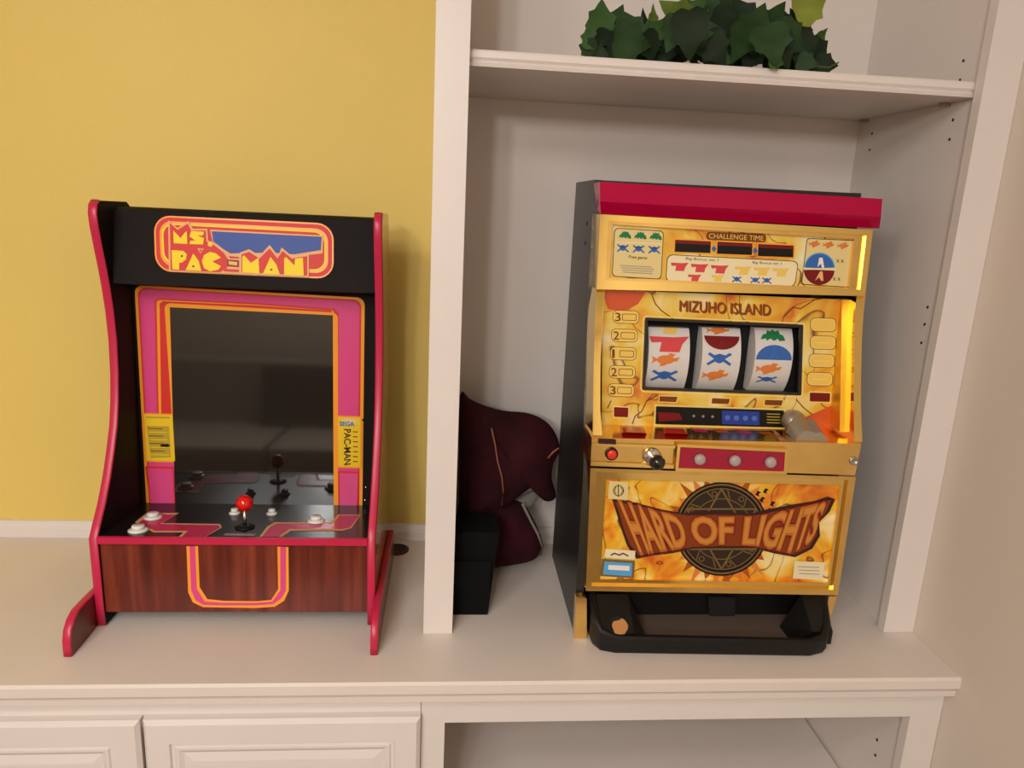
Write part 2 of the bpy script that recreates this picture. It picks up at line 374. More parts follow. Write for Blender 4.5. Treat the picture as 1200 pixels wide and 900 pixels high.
obj('face_frame', box((.002, .041, CF, CF+.02, ZB, ZT), (.852, XW-.001, CF, CF+.02, ZB, ZT), (.041, .852, CF, CF+.02, -.096, ZT), (.041, .852, CF, CF+.02, ZB, ZB+.1)), white, ob, bevel=.001)
obj('carcass', box((.002, .022, CF+.02, D_-.02, ZB, ZT), (.858, XW-.001, CF+.02, D_-.02, ZB, ZT), (.002, XW-.001, D_-.02, D_-.001, ZB, ZT), (.022, .858, CF+.02, D_-.02, ZB, ZB+.02)), white, ob)
obj('shelf', box((.0225, .853, CF+.04, D_-.021, -.375, -.355)), white, ob, bevel=.001)
for q in ((1028, 867), (1026, 885)):
    p = PX(q[0], q[1], .858)
    obj('pin_hole', lathe((.8578, p.y, p.z), (-1, 0, 0), [(.003, 0), (.003, .0006)], 8), darkhole, ob)

# ------------------------------------------------------------------ ARCADE MACHINE
ax0, ax1, ax2, ax3 = -.560, -.546, -.100, -.0865
arc = thing('arcade_machine', 'tabletop arcade machine with pink bezel, black sides, magenta edges and red ball joystick', 'arcade machine', (-.323, .28, 0))
prof = [(.165, .003), (.163, .040), (.163, .165), (.178, .183), (.203, .212), (.228, .248), (.250, .288), (.270, .330), (.282, .372), (.290, .420), (.294, .477), (.291, .530), (.284, .575), (.276, .611), (.267, .645), (.260, .675), (.258, .695), (.262, .709), (.272, .716)]
back = [(.375, .714), (.392, .704), (.400, .680), (.430, .10), (.430, .003)]
def band(pf, x0, x1, out=.0022):
    """half round edge band following the front profile"""
    bm = bmesh.new(); rings = []
    for i, (y, z) in enumerate(pf):
        a = Vector(pf[max(0, i-1)]); b = Vector(pf[min(len(pf)-1, i+1)]); t = (b-a).normalized(); n = Vector((-t.y, t.x))
        c = []
        for fx, fo in ((0, -.001), (0, .5), (.18, .9), (.5, 1.0), (.82, .9), (1, .5), (1, -.001)):
            c.append(bm.verts.new((x0+(x1-x0)*fx, y+n.x*out*fo, z+n.y*out*fo)))
        rings.append(c)
    for A, B in zip(rings, rings[1:]):
        for k in range(6): bm.faces.new((A[k], A[k+1], B[k+1], B[k]))
        bm.faces.new((A[6], A[0], B[0], B[6]))
    bm.faces.new(rings[0]); bm.faces.new(rings[-1])
    return bm
for x0, x1 in ((ax0, ax1), (ax2, ax3)):
    sp = obj('side_panel', prism_x(prof+back, x0, x1), black, arc)
    obj('edge_molding', band(prof, x0, x1), magenta, sp, smooth=True, label='magenta edge molding')
    if x0 == ax2:
        dcl = [(y+.004 if z < .7 else y, z) for y, z in prof]
        bm = bmesh.new(); vv = [bm.verts.new((x1+.0004, y, z)) for y, z in [(y+.004, z) for y, z in prof]+[(y-.003, z) for y, z in back]]; bm.faces.new(vv)
        obj('side_art_reflection', bm, sideart_refl, sp, label='glossy side artwork with the wall reflection painted in as tan')
foot = [(.077, 0.0005), (.077, .026), (.083, .043), (.095, .055), (.112, .062), (.140, .062), (.190, .060), (.300, .060), (.430, .060), (.436, .054), (.436, .0005)]
for x0, x1 in ((-.5735, ax0-.0004), (ax3+.0008, -.0735)):
    f = obj('foot', prism_x(foot, x0, x1), woodm, arc)
    obj('edge_molding', band(foot[:-1], x0, x1), magenta, f, smooth=True, label='magenta edge molding')
# marquee
MQ = Plane(.294, .578, .322, .702)
mq_prof = [(.294, .578), (.322, .702), (.330, .706), (.386, .706), (.386, .56), (.372, .566)]
marq = obj('marquee', prism_x(mq_prof, ax1+.0003, ax2-.0003), black, arc, bevel=.0012)
obj('top_panel', box((ax1+.0003, ax2-.0003, .387, .399, .15, .700)), black, arc)
a = Art(MQ)
# outer rounded plate: measured on the photo, TL TR BR BL
mo = [(180, 252), (391, 262), (391, 327), (182, 318)]
def ins(q, d): return shrink(q, d)
O_ = .0006
cols = [orr, rd, orr, rd, peach]
rr = rrect(mo, .30, 6)
a.poly(rr, orr, O_)
mi = mo
for k, (d, m) in enumerate(((2.0, rd), (6.5, orr), (9.0, yl), (11, rd))):
    a.poly(rrect(shrink(mo, d), .28, 6), m, O_+.0004*(k+1))
# blue sky band
a.poly([(246, 269), (379, 276), (378, 297), (350, 300), (330, 303), (300, 303), (268, 300), (250, 286)], peach, O_+.0024)
a.poly([(248, 271), (377, 277.5), (376, 293), (345, 298), (318, 296), (270, 297), (262, 292), (250, 283)], bl, O_+.0028)
# red plate behind the lettering
a.poly([(197, 258), (208, 267), (221, 259), (226, 268), (243, 268), (244, 282), (254, 286), (264, 295), (270, 303), (280, 303), (281, 296), (292, 292), (304, 300), (316, 287), (326, 300), (330, 290), (342, 300), (362, 297), (362, 325), (281, 321), (198, 318)], peach, O_+.0032)
a.poly([(199, 261), (208, 269.5), (220, 262), (224, 270), (241, 270), (242, 283), (252, 288), (262, 296), (268, 305), (266, 314), (258, 319), (200, 316.5)], rd, O_+.0036)
a.poly([(283, 298), (292, 295), (304, 303), (316, 291), (325, 303), (331, 294), (342, 303), (360, 300), (360, 323), (283, 319)], rd, O_+.0036)
a.poly([(266, 304), (280, 305), (280, 313), (266, 312)], brown, O_+.0040); a.poly([(268, 306), (278, 307), (278, 311), (268, 310)], orr, O_+.0044)
a.poly([(264, 315), (280, 316), (280, 319), (262, 318)], rd, O_+.0040)
L = O_+.0044
# MS.
a.poly([(203, 270), (208, 275), (211.5, 279), (217, 272), (219, 271), (219.5, 286), (203.5, 285)], yl, L)
a.poly([(224, 270.5), (239, 271.5), (238, 276), (231, 276), (239, 279), (238, 286.5), (222, 286), (223, 282), (229, 282), (222, 277)], yl, L)
a.circle((246.5, 286), 3.2, peach, L-.0001); a.circle((246.5, 286), 2.2, yl, L)
# PAC
a.poly([(201, 293), (215, 294), (219, 298), (218, 304), (213, 308), (210, 308), (210, 316), (202, 315.5)], yl, L)
a.poly([(217.5, 316.5), (226.5, 297), (233, 306), (236, 317.5)], yl, L)
a.poly([(253, 297), (246, 295), (239, 299), (236.5, 306), (239, 314), (246, 318), (256, 316), (259, 312), (249, 306.5), (259, 302)], yl, L)
a.poly([(231, 291), (239, 291.5), (235, 297)], peach, L); a.poly([(233, 292.5), (237.5, 292.7), (235, 295.5)], rd, L+.0003)
for c in ((213, 300), (226.5, 312), (318, 316)): a.circle(c, 1.2, dk, L+.0004)
# MAN
a.poly([(284, 301), (286, 299), (294, 308), (303, 302), (304, 320.5), (284, 319)], yl, L)
a.poly([(308, 321), (317, 301), (324, 310), (328, 322)], yl, L)
a.poly([(333, 303), (335, 301), (345, 311), (346, 303), (355, 302), (356, 323), (346, 323), (333, 322)], yl, L)
a.build('marquee_artwork', marq, label='orange, blue and yellow MS. PAC-MAN title artwork')
# monitor bezel
BZ = Plane(.348, .150, .371, .566)
bzp = [(.3475, .145), (.3715, .570), (.380, .570), (.357, .145)]
bez = obj('bezel', prism_x(bzp, ax1+.0003, ax2-.0003), black, arc)
a = Art(BZ)
q0 = [(157.5, 334), (427.5, 349), (424.5, 603), (172, 600)]
a.poly(rrect(q0, .035, 5), orr, O_)
a.poly(rrect([(161, 337), (423.5, 351.5), (420.8, 603), (175.2, 600)], .035, 5), rd, O_+.0003)
a.poly(rrect([(163, 339), (421.5, 353.5), (419, 603), (177, 600)], .035, 5), pk, O_+.0006)
# inner red and orange track lines (left and top)
a.poly([(184, 485), (181, 352), (186, 349.5), (300, 355), (392, 362), (397, 367), (396, 485), (389, 485), (389, 368), (200, 357), (205, 485)], rd, O_+.0009)
a.poly([(186, 485), (183.5, 353.5), (187, 351.5), (300, 357), (390, 364), (393, 369), (393, 485), (389, 485), (389, 370), (200, 359), (205, 485)], orr, O_+.0010)
a.poly([(189, 485), (187, 356), (191, 353), (300, 358), (388, 364), (391, 369), (392, 485), (389, 485), (389, 370), (200, 359), (205, 485)], rd, O_+.0011)
a.poly(rrect([(192.5, 355), (396, 366.5), (396.5, 603), (208.8, 600)], .03, 5), orr, O_+.0014)
# cards
for q, nm in (([(167, 484), (204, 485), (207, 542), (170, 541)], 'l'), ([(394, 487), (424, 488), (424, 549), (395, 548)], 'r')):
    a.poly(q, orr, O_+.0017); a.poly(shrink(q, 1.8), lem, O_+.0020)
a.poly([(170, 547), (172, 546), (203, 547), (206, 600), (177, 600)], rd, O_+.0017); a.poly([(173.5, 549), (202, 549.5), (204.5, 600), (177.5, 600)], pk, O_+.0018)
a.poly([(396, 552), (421, 553), (419, 603), (396.5, 603)], rd, O_+.0017); a.poly([(398, 554), (419.5, 555), (417.5, 603), (398, 603)], pk, O_+.0018)
a.poly([(171, 488), (199, 488.5), (199, 490.5), (171, 490)], olive, O_+.0023)
a.poly([(172, 499), (198, 499.5), (200, 536), (177, 537)], olive, O_+.0022)
for k in range(8): a.line([(174+k*.4, 502+k*4.4), (190+(k*5) % 9, 502.4+k*4.4)], 1.0, lem if k % 2 else brown, O_+.0025)
a.poly([(188, 521), (196, 520), (200, 522), (196, 524), (188, 523.5)], bk, O_+.0027)
a.circle((409, 494), 9, cream, O_+.0021, ry=4); a.text('SEGA', [(398, 494), (415, 494.5), (415, 499.5), (398, 499)], ic_bl, O_+.0026, bold=.03)
a.text('PAC-MAN', [(411, 503), (411, 544), (403.5, 545), (403, 503)], dk, O_+.0026, bold=.02)
for k in range(7): a.line([(414, 506+k*5.8), (419, 506.2+k*5.8)], 1.2, brown, O_+.0026)
a.build('bezel_artwork', bez, label='pink, orange and yellow bezel artwork')
scq = [(199, 360), (390, 369.5), (391, 603), (205.5, 600)]
pts = [BZ.p(q, O_+.0018) for q in scq]; pb = [BZ.p(q, O_+.0002) for q in scq]
obj('screen', hexa(pts, pb), screen, arc, label='dark glossy screen reflecting the room')
for q in ((149, 338), (163, 462), (426, 492), (429, 571), (428, 586)):  # chrome heads stand in for glints of light on the bezel; black ones are screws
    p = BZ.p(q, .001); obj('screw_or_glint', lathe(p, BZ.N, [(.0026, 0), (.0026, .0012), (.0014, .0022), (0, .0024)], 12), chrome if q[1] in (338, 571, 586) else black, arc, smooth=True)
# control deck
dkp = [(.164, .168), (.352, .152), (.352, .145), (.164, .1575)]
deck = obj('control_deck', prism_x(dkp, ax1+.0003, ax2-.0003), mat('deck_gloss', (28, 25, 25), .2, spec=.4), arc)
bm = hexa([Vector((x, y, z)) for x, y, z in ((ax1, .160, .157), (ax2, .160, .157), (ax2, .166, .157), (ax1, .166, .157))], [Vector((x, y, z)) for x, y, z in ((ax1, .160, .169), (ax2, .160, .169), (ax2, .166, .169), (ax1, .166, .169))])
obj('deck_edge', bm, magenta, arc, bevel=.0015, label='magenta front edge strip')
DP = Plane(.164, .168, .352, .152); DP.N = DP.U.cross(DP.V); 
a = Art(DP)
def track(pts, m, off): a.poly(pts, m, off)
track([(172, 601), (210, 601), (190, 613), (258, 614), (260, 618), (241, 629), (209, 629), (215, 624), (180, 624), (158, 612)], peach, .0005)
track([(176, 603), (206, 603), (187, 614), (256, 615.5), (258, 618), (240, 629), (213, 629), (220, 622), (182, 622), (162, 613)], pkd, .0008)
track([(396, 603), (423, 603), (412, 619), (402, 622), (341, 622), (330, 629), (304, 629), (313, 617), (322, 612), (388, 612)], peach, .0005)
track([(398, 604), (421, 604), (410, 618), (401, 620), (339, 620), (326, 629), (307, 629), (316, 618), (324, 613.5), (390, 613.5)], pkd, .0008)
a.poly([(264, 625), (300, 625.5), (298, 628), (262, 627.5)], grey, .0005)
a.build('deck_artwork', deck, label='rose pink track artwork')
DN = DP.N
for q, r in (((162, 622), .0118), ((179.5, 607), .0112), ((370.5, 611), .0112), ((275, 602), .0072), ((318.5, 602.5), .0072)):
    p = DP.p(q, 0)
    b_ = obj('push_button', lathe(p, DN, [(r*1.38, 0), (r*1.4, .0022), (r*1.05, .0042), (r*.98, .0042)], 24), whitebtn, arc, smooth=True)
    obj('plunger', lathe(p, DN, [(r*.9, .0042), (r*.9, .009), (r*.8, .0105), (0, .0098)], 24), whitebtn, b_, smooth=True)
p = DP.p((287, 618), 0)
js = obj('joystick', tube([p, p+DN*.034], .0032, 12), chrome, arc, smooth=True, label='chrome joystick shaft')
obj('dust_cover', lathe(p, DN, [(.017, 0.0002), (.017, .002), (.006, .004)], 24), plastic, js, smooth=True)
_n = 14; obj('ball_knob', lathe(p, DN, [(0, .030)] + [(.0148*math.sin(PI*k/_n), .0445-.0148*math.cos(PI*k/_n)) for k in range(1, _n)] + [(0, .0593)], 24), redball, js, smooth=True, label='glossy red ball top')
# front kick panel
kick = obj('front_panel', box((ax1+.0003, ax2-.0003, .168, .180, .026, .1568)), woodm, arc, label='dark red wood-grain front panel')
FP = Plane(.168, .024, .168, .156)
a = Art(FP)
def px_q(x0, x1, yt, yb): return [(x0, yt), (x1, yt), (x1+2, yb), (x0+2, yb)]
a.poly([(218.5, 640), (232, 640), (234, 688), (243, 702), (262, 704), (262, 712), (238, 711.5), (226, 706), (220.5, 694)], orr, .0004)
a.poly([(222, 640), (228.5, 640), (230.5, 690), (240, 705), (262, 706.5), (262, 709.5), (238, 709), (229, 703), (224, 692)], pk, .0007)
a.poly([(325, 640.5), (338, 641), (338.5, 692), (333, 704), (322, 711), (300, 712.5), (300, 704.5), (318, 703), (326, 690)], orr, .0004)
a.poly([(328.5, 640.5), (335, 641), (335, 692), (330, 701), (320, 708), (300, 709.5), (300, 706.5), (319, 705), (328.5, 692)], pk, .0007)
a.poly([(262, 704), (300, 704.5), (300, 712.5), (262, 712)], orr, .0004); a.poly([(262, 706.5), (300, 706.5), (300, 709.5), (262, 709.5)], pk, .0007)
a.build('front_artwork', kick, label='pink and yellow stripe artwork')
obj('bottom_board', box((ax1+.0003, ax2-.0003, .30, .428, .024, .036)), black, arc)

# ------------------------------------------------------------------ CABLE GROMMET behind the arcade
tag(obj('cable_grommet', lathe((-.069, .462, .0004), (0, 0, 1), [(.026, 0), (.026, .0025), (.023, .004), (.019, .004), (.018, .0025), (0, .0025)], 28), mat('brown_black_plastic', (44, 30, 24), .5), smooth=True), 'dark round cable grommet on the worktop behind the arcade machine', 'grommet')

# ------------------------------------------------------------------ SLOT MACHINE
sl = thing('slot_machine', 'gold fronted slot machine with red top, three reels and black coin tray', 'slot machine', (.51, .28, 0))
bx0, bx1 = .268, .738
zt_ = .788
cabp = [(.143, .0008), (.436, .0008), (.436, zt_), (.246, zt_), (.236, .64), (.195, .40), (.160, .30)]
obj('cabinet_body', box((bx0+.0145, bx1-.0145, .2405, .436, .0008, zt_-.0005)), blackwood, sl)
for x_ in (bx0, bx1-.014): obj('side_board', prism_x(cabp, x_, x_+.014), blackwood, sl, bevel=.0015)
for q in ((688, 262), (686, 285)):
    p = PX(q[0], q[1], bx0); obj('screw_or_glint', lathe((bx0, p.y, p.z), (-1, 0, 0), [(.004, -.0004), (.004, .0006), (.002, .001)], 12), darkhole, sl)
# red cap
y_c = .190
c = [PY(703, 213, y_c), PY(1034, 233, y_c), PY(1030.5, 268, y_c+.010), PY(704, 250.5, y_c+.010)]
m0 = [PY(703, 236, y_c-.008), PY(1032.5, 254, y_c-.008)]
bm = bmesh.new()
def loftx(rows, bm, close=True):
    """rows: list of (left point, right point, ...) -> ring loft between left and right end"""
    Lv = [bm.verts.new(r[0]) for r in rows]; Rv = [bm.verts.new(r[1]) for r in rows]; n = len(rows)
    for k in range(n):
        j = (k+1) % n; bm.faces.new((Lv[k], Rv[k], Rv[j], Lv[j]))
    bm.faces.new(Lv[::-1]); bm.faces.new(Rv)
bk0 = .243
rows = [(c[0], c[1]), (m0[0], m0[1]), (c[3], c[2]),
        (Vector((c[3].x, bk0, c[3].z)), Vector((c[2].x, bk0, c[2].z))), (Vector((c[0].x, bk0, c[0].z-.001)), Vector((c[1].x, bk0, c[1].z-.001)))]
loftx(rows, bm)
obj('top_cap', bm, redcap, sl, bevel=.0018, label='glossy red plastic top cap')
# gold door shell: silhouette rows (left px, right px, front y, back y)
def shell(name, rws, m, bev=.002, parent=None, label=None):
    parent = parent or sl
    bm = bmesh.new(); n = len(rws); V = []
    for (lq, rq, yf, yb) in rws:
        a_, b_ = PY(lq[0], lq[1], yf), PY(rq[0], rq[1], yf)
        V.append([bm.verts.new(a_), bm.verts.new(b_), bm.verts.new((b_.x, yb, b_.z)), bm.verts.new((a_.x, yb, a_.z))])
    for A, B in zip(V, V[1:]):
        for k in range(4): bm.faces.new((A[k], A[(k+1) % 4], B[(k+1) % 4], B[k]))
    bm.faces.new(V[0][::-1]); bm.faces.new(V[-1])
    return obj(name, bm, m, parent, bevel=bev, label=label)
def frame(name, outer, inner, plane, depth_out, depth_in, m, bev=.0012, parent=None, slope=0, label=None):
    """picture-frame solid: outer and inner quads (px) on a plane, raised depth_out and sinking to depth_in at the inner edge"""
    bm = bmesh.new()
    A = [bm.verts.new(plane.p(q, -depth_in)) for q in outer]; B = [bm.verts.new(plane.p(q, depth_out)) for q in outer]
    P_in = [plane.p(q, depth_out) for q in inner]
    Cc = [bm.verts.new(v) for v in P_in]; E_ = [bm.verts.new(v - plane.N*(depth_out+depth_in)) for v in P_in]
    for k in range(4):
        j = (k+1) % 4
        bm.faces.new((A[k], A[j], B[j], B[k])); bm.faces.new((B[k], B[j], Cc[j], Cc[k])); bm.faces.new((Cc[k], Cc[j], E_[j], E_[k])); bm.faces.new((E_[k], E_[j], A[j], A[k]))
    return obj(name, bm, m, parent or sl, bevel=bev, label=label)
# header
HD = Plane(.178, .645, .190, .742)
HR = Plane(.190, .645, .202, .742)
shell('door_side', [((703, 251), (712, 251.5), .196, .2415), ((699, 340), (709, 340.5), .192, .2345), ((697, 420), (704, 420), .160, .226), ((694.5, 500), (703, 500), .130, .195)], gold2, parent=sl, label='gold side of the door')
shell('door_side', [((1015, 270), (1023, 270), .196, .2405), ((1005, 346), (1014, 346), .192, .2405), ((1001, 420), (1007, 425), .160, .2405), ((1001, 505), (1007, 505), .130, .2405)], gold2, parent=sl, label='gold side of the door')
shell('door_rail', [((712, 251.5), (1015, 270), .212, .2400), ((709, 262), (1012, 278), .212, .2400)], gold2)
frame('header_frame', [(703.5, 251), (1023, 269.5), (1013, 347), (699, 339)], [(713, 259), (1015.5, 275.5), (1008, 339.5), (709.5, 328)], HD, .002, .016, gold)
frame('header_bezel', [(712.5, 258.5), (1016, 275), (1008.5, 340), (709, 328.5)], [(718, 263), (1001, 280), (995, 338), (714, 325)], HD, -.004, .022, gold2, bev=.001)
hq = [(715, 259), (1004, 276), (998, 341), (711, 328)]
hp = obj('header_panel', hexa([HR.p(q, .0) for q in hq], [HR.p(q, -.004) for q in hq]), fire2, sl, label='header panel with printed payout artwork')
a = Art(HR); o1 = .0004
lc = [(720, 267), (778, 270.5), (775, 327.5), (717, 324)]
a.poly(rrect(lc, .08), dk, o1); a.poly(rrect(shrink(lc, .8), .08), cream, o1+.0003)
for k in range(3):
    a.icon('frog', (732.5+18*k, 275+.8*k), 15, 9, grn, o1+.0006); a.icon('crab', (730+18.3*k, 291+.9*k), 14, 10, ic_bl, o1+.0006)
a.line([(722, 283.5), (776, 286)], 1, cream2, o1+.0006)
a.text('Free game', [(736.5, 299), (758.5, 300.5), (758.3, 305), (736.3, 303.5)], dk, o1+.0006, bold=.01, shear=.3)
for k in range(4): a.line([(727+k, 311+k*2.6), (763+(k*3) % 4, 313+k*2.6)], .9, grey, o1+.0006)
a.poly(rrect([(828, 271.5), (898, 274.5), (897.5, 284), (827.5, 281)], .4), brown, o1)
a.text('CHALLENGE TIME', [(831, 273.4), (895, 276.4), (894.6, 282.2), (830.6, 279.2)], tan, o1+.0004, bold=.0)
for x0, x1, y0 in ((791.5, 833, 281), (841, 881.8, 283.3), (888.8, 930, 286)):
    q = [(x0-1.5, y0-1.8), (x1+1.5, y0+.2), (x1+1, y0+17), (x0-2, y0+15.4)]
    a.poly(rrect(q, .1), orr, o1+.0002); a.poly([(x0, y0), (x1, y0+2), (x1-.5, y0+15.5), (x0-.8, y0+14)], bk, o1+.0005); a.poly([(x0+1, y0+.8), (x1-.8, y0+2.7), (x1-1, y0+6), (x0+.8, y0+4.3)], dkred, o1+.0008)
for c_ in ((836.7, 291.6), (885, 293.8)): a.poly([(c_[0]-3, c_[1]), (c_[0], c_[1]-4), (c_[0]+3, c_[1]), (c_[0], c_[1]+4)], ic_bl, o1+.0005)
mc = [(782, 298), (936, 306), (931.5, 336.5), (779.8, 330)]
a.poly(rrect(mc, .2), dk, o1+.0001); a.poly(rrect(shrink(mc, .8), .2), cream2, o1+.0004)
a.text('Big Bonus set 1', [(804, 301.3), (842, 303.3), (841.6, 307.3), (803.6, 305.3)], dk, o1+.0007); a.text('Big Bonus set 1', [(882, 306), (916, 307.5), (915.7, 311.3), (881.7, 309.8)], dk, o1+.0007)
for c_ in ((796.5, 312.5), (820, 314), (843.5, 315.5)): a.icon('seven', c_, 21, 10, ic_rd, o1+.0007)
for c_ in ((871, 317), (893, 318), (915, 319)): a.icon('seven', c_, 20, 10, tan, o1+.0007)
a.icon('seven', (814, 325.5), 16, 8, ic_rd, o1+.0007); a.icon('seven', (841, 326), 15, 8, tan, o1+.0007)
for c_ in ((863.5, 327.5), (885, 328.5), (898.5, 329)): a.icon('crab', c_, 11.5, 8, ic_bl, o1+.0007)
rc = [(945.5, 279), (1001, 281.5), (995.5, 337), (939, 333.5)]
a.poly(rrect(rc, .06), dk, o1); a.poly(rrect(shrink(rc, .8), .06), cream, o1+.0003)
for c_ in ((954.5, 286), (971, 287), (988, 288)): a.icon('fish', c_, 14, 9, ic_or, o1+.0006)
a.circle((960.5, 314), 18, ltbl, o1+.0005, .03, PI+.03); a.circle((960.5, 314), 16.6, ic_bl, o1+.0008, .03, PI+.03); a.circle((960, 316), 18, dkred, o1+.0006, PI+.03, 2*PI+.03)
a.poly([(958, 313), (960, 302), (964, 302), (966, 314), (963, 314), (962, 309)], wh, o1+.0011); a.poly([(955, 329), (961, 318), (964, 318), (965, 329), (962, 329), (960, 325)], peach, o1+.0011)
a.line([(942, 314.6), (978.5, 316)], 2, cream2, o1+.0012)
for x, y in ((983, 306), (979, 327)): a.text('x x', [(x-3, y-2), (x+6, y-1.6), (x+6, y+2), (x-3, y+1.6)], dk, o1+.0006)
a.build('header_artwork', hp, label='payout cards printed with coloured symbols')
# side rails (outer, highlighted, bowed)
def rail(name, rowsL, m, bev=.0045):
    bm = bmesh.new(); V = []
    for (xl, xr, y_px, yf, yb) in rowsL:
        a_ = PY(xl, y_px, yf); b_ = PY(xr, y_px+(xr-xl)*.03, yf)
        V.append([bm.verts.new(a_), bm.verts.new(b_), bm.verts.new((b_.x, yb, b_.z)), bm.verts.new((a_.x, yb, a_.z))])
    for A, B in zip(V, V[1:]):
        for k in range(4): bm.faces.new((A[k], A[(k+1) % 4], B[(k+1) % 4], B[k]))
    bm.faces.new(V[0][::-1]); bm.faces.new(V[-1])
    return obj(name, bm, m, sl, bevel=bev, seg=4)
rail('side_rail', [(699, 709.5, 339, .179, .225), (697.5, 706, 365, .162, .224), (696.5, 704.5, 400, .148, .22), (695.5, 703.5, 440, .138, .21), (695, 703.5, 480, .126, .20), (694.5, 706, 512, .112, .19)], gold)
rail('side_rail', [(1004, 1014.5, 346, .179, .225), (1002, 1012, 365, .162, .224), (1001, 1010, 400, .148, .22), (1000.5, 1009, 440, .138, .21), (1000.5, 1009, 480, .126, .20), (1001, 1010.5, 518, .112, .19)], gold)
# reel panel, with a window opening
RP = Plane(.182, .395, .196, .645)
ro = [(706, 339), (989, 351), (985, 508), (705, 500)]
rail('inner_cheek', [(986.5, 1003, 351, .190, .21), (986, 1002, 400, .172, .20), (985, 1001.5, 450, .160, .20), (984, 1001.5, 506, .146, .20)], goldy, bev=.001)
wi = [(758, 374), (939.5, 382.5), (937, 461.5), (754.5, 455)]
rp = frame('reel_panel', ro, wi, RP, .0, .006, fire2, bev=0, label='fiery printed panel around the reel window')
# window lining and void
frame('window_lining', [(756, 372), (941.5, 380.5), (939, 463.5), (752.5, 457)], [(759, 375.5), (938, 384), (935.5, 460), (755.8, 453.8)], RP, .0006, .006, mat('window_dark_edge', (52, 50, 48), .3, metal=.5), bev=.0004)
a = Art(RP)
wo = [(753.5, 369.5), (944, 378.5), (941, 466), (750, 459.5)]
a.ring(rrect(wo, .06), rrect(shrink(wo, 1.3), .06), gline, .0006)
TT = [(797, 352), (903.5, 357), (903, 370), (796.5, 365)]
a.text('MIZUHO ISLAND', [(x+.9, y+.9) for x, y in TT], brown, .0005); a.text('MIZUHO ISLAND', [(x-.6, y-.4) for x, y in TT], brown, .0006); a.text('MIZUHO ISLAND', TT, P_('deep_rust', (150, 66, 24)), .0009)
nums = ('3', '2', '1', '2', '3')
for k, (cx, cy) in enumerate(((733.7, 371.5), (732, 393.2), (730.6, 414.4), (729.4, 436), (728, 457.4))):
    q = [(cx-15.5, cy-8.2), (cx+15.5, cy-7.2), (cx+15.2, cy+8.2), (cx-15.8, cy+7.2)]
    a.poly(rrect(q, .35), brown, .0004); a.poly(rrect(shrink(q, .7), .35), gline, .0007); a.poly(rrect(shrink(q, 2.0), .35), tan, .0010)
    a.text(nums[k], [(cx-13, cy-5), (cx-(10.5 if nums[k] == '1' else 6.5), cy-4.8), (cx-(10.5 if nums[k] == '1' else 6.5), cy+5), (cx-13, cy+4.8)], brown, .0013, bold=.01)
    q2 = [(cx-4.5, cy-4), (cx+12.5, cy-3.5), (cx+12.3, cy+4.5), (cx-4.7, cy+4)]
    a.ring(rrect(q2, .2), rrect(shrink(q2, .7), .2), brown, .0013)
for k, (cx, cy) in enumerate(((965.3, 380.6), (965, 401.5), (963.5, 422.8), (961.3, 444.3))):
    q = [(cx-15.5, cy-8.6), (cx+15, cy-7.6), (cx+14.4, cy+8.6), (cx-16, cy+7.6)]
    a.poly(rrect(q, .35), brown, .0004); a.poly(rrect(shrink(q, .7), .35), gline, .0007); a.poly(rrect(shrink(q, 1.8), .35), tan, .0010)
    if k: a.line([(cx-9, cy), (cx+8, cy+.5)], 1.1, gline, .0013)
for (cx, cy, w2, h2) in ((961, 465.5, 13.5, 7), (728, 483, 10, 7.5)):
    q = [(cx-w2, cy-h2), (cx+w2, cy-h2+.8), (cx+w2-.6, cy+h2), (cx-w2, cy+h2-.6)]
    a.poly(rrect(q, .15), gline, .0004); a.poly(rrect(shrink(q, 1.5), .1), dkred, .0008)
for cx, cy in ((783.5, 467.6), (845, 470), (907, 471.8)):
    a.poly([(cx-11.5, cy-4.3), (cx+12, cy-3.5), (cx+10, cy+4.5), (cx-12, cy+3.6)], gline, .0004); a.poly([(cx-10.5, cy-3.4), (cx+10.6, cy-2.6), (cx+8.8, cy+3.6), (cx-11, cy+2.8)], brown, .0008)
# crack like streaks of the artwork
for ln in ([(763, 343), (768, 356), (775, 364), (788, 373)], [(918, 372), (930, 360), (938, 362), (955, 351), (964, 350)], [(770, 463), (758, 470), (752, 482), (744, 488), (741, 497)], [(933, 468), (942, 478), (952, 486)], [(712, 478), (716, 470)]):
    a.line(ln, 1.2, brown, .0005)
a.poly([(706, 340), (757, 342), (748, 356), (730, 366), (712, 362)], mat('print_flame_red', (208, 84, 40), .3), .0002)
a.poly([(986, 470), (985, 507), (955, 505), (930, 494), (950, 486), (968, 478)], MATS['print_flame_red'], .0002)
a.build('panel_artwork', rp, label='MIZUHO ISLAND title and gold number plaques')
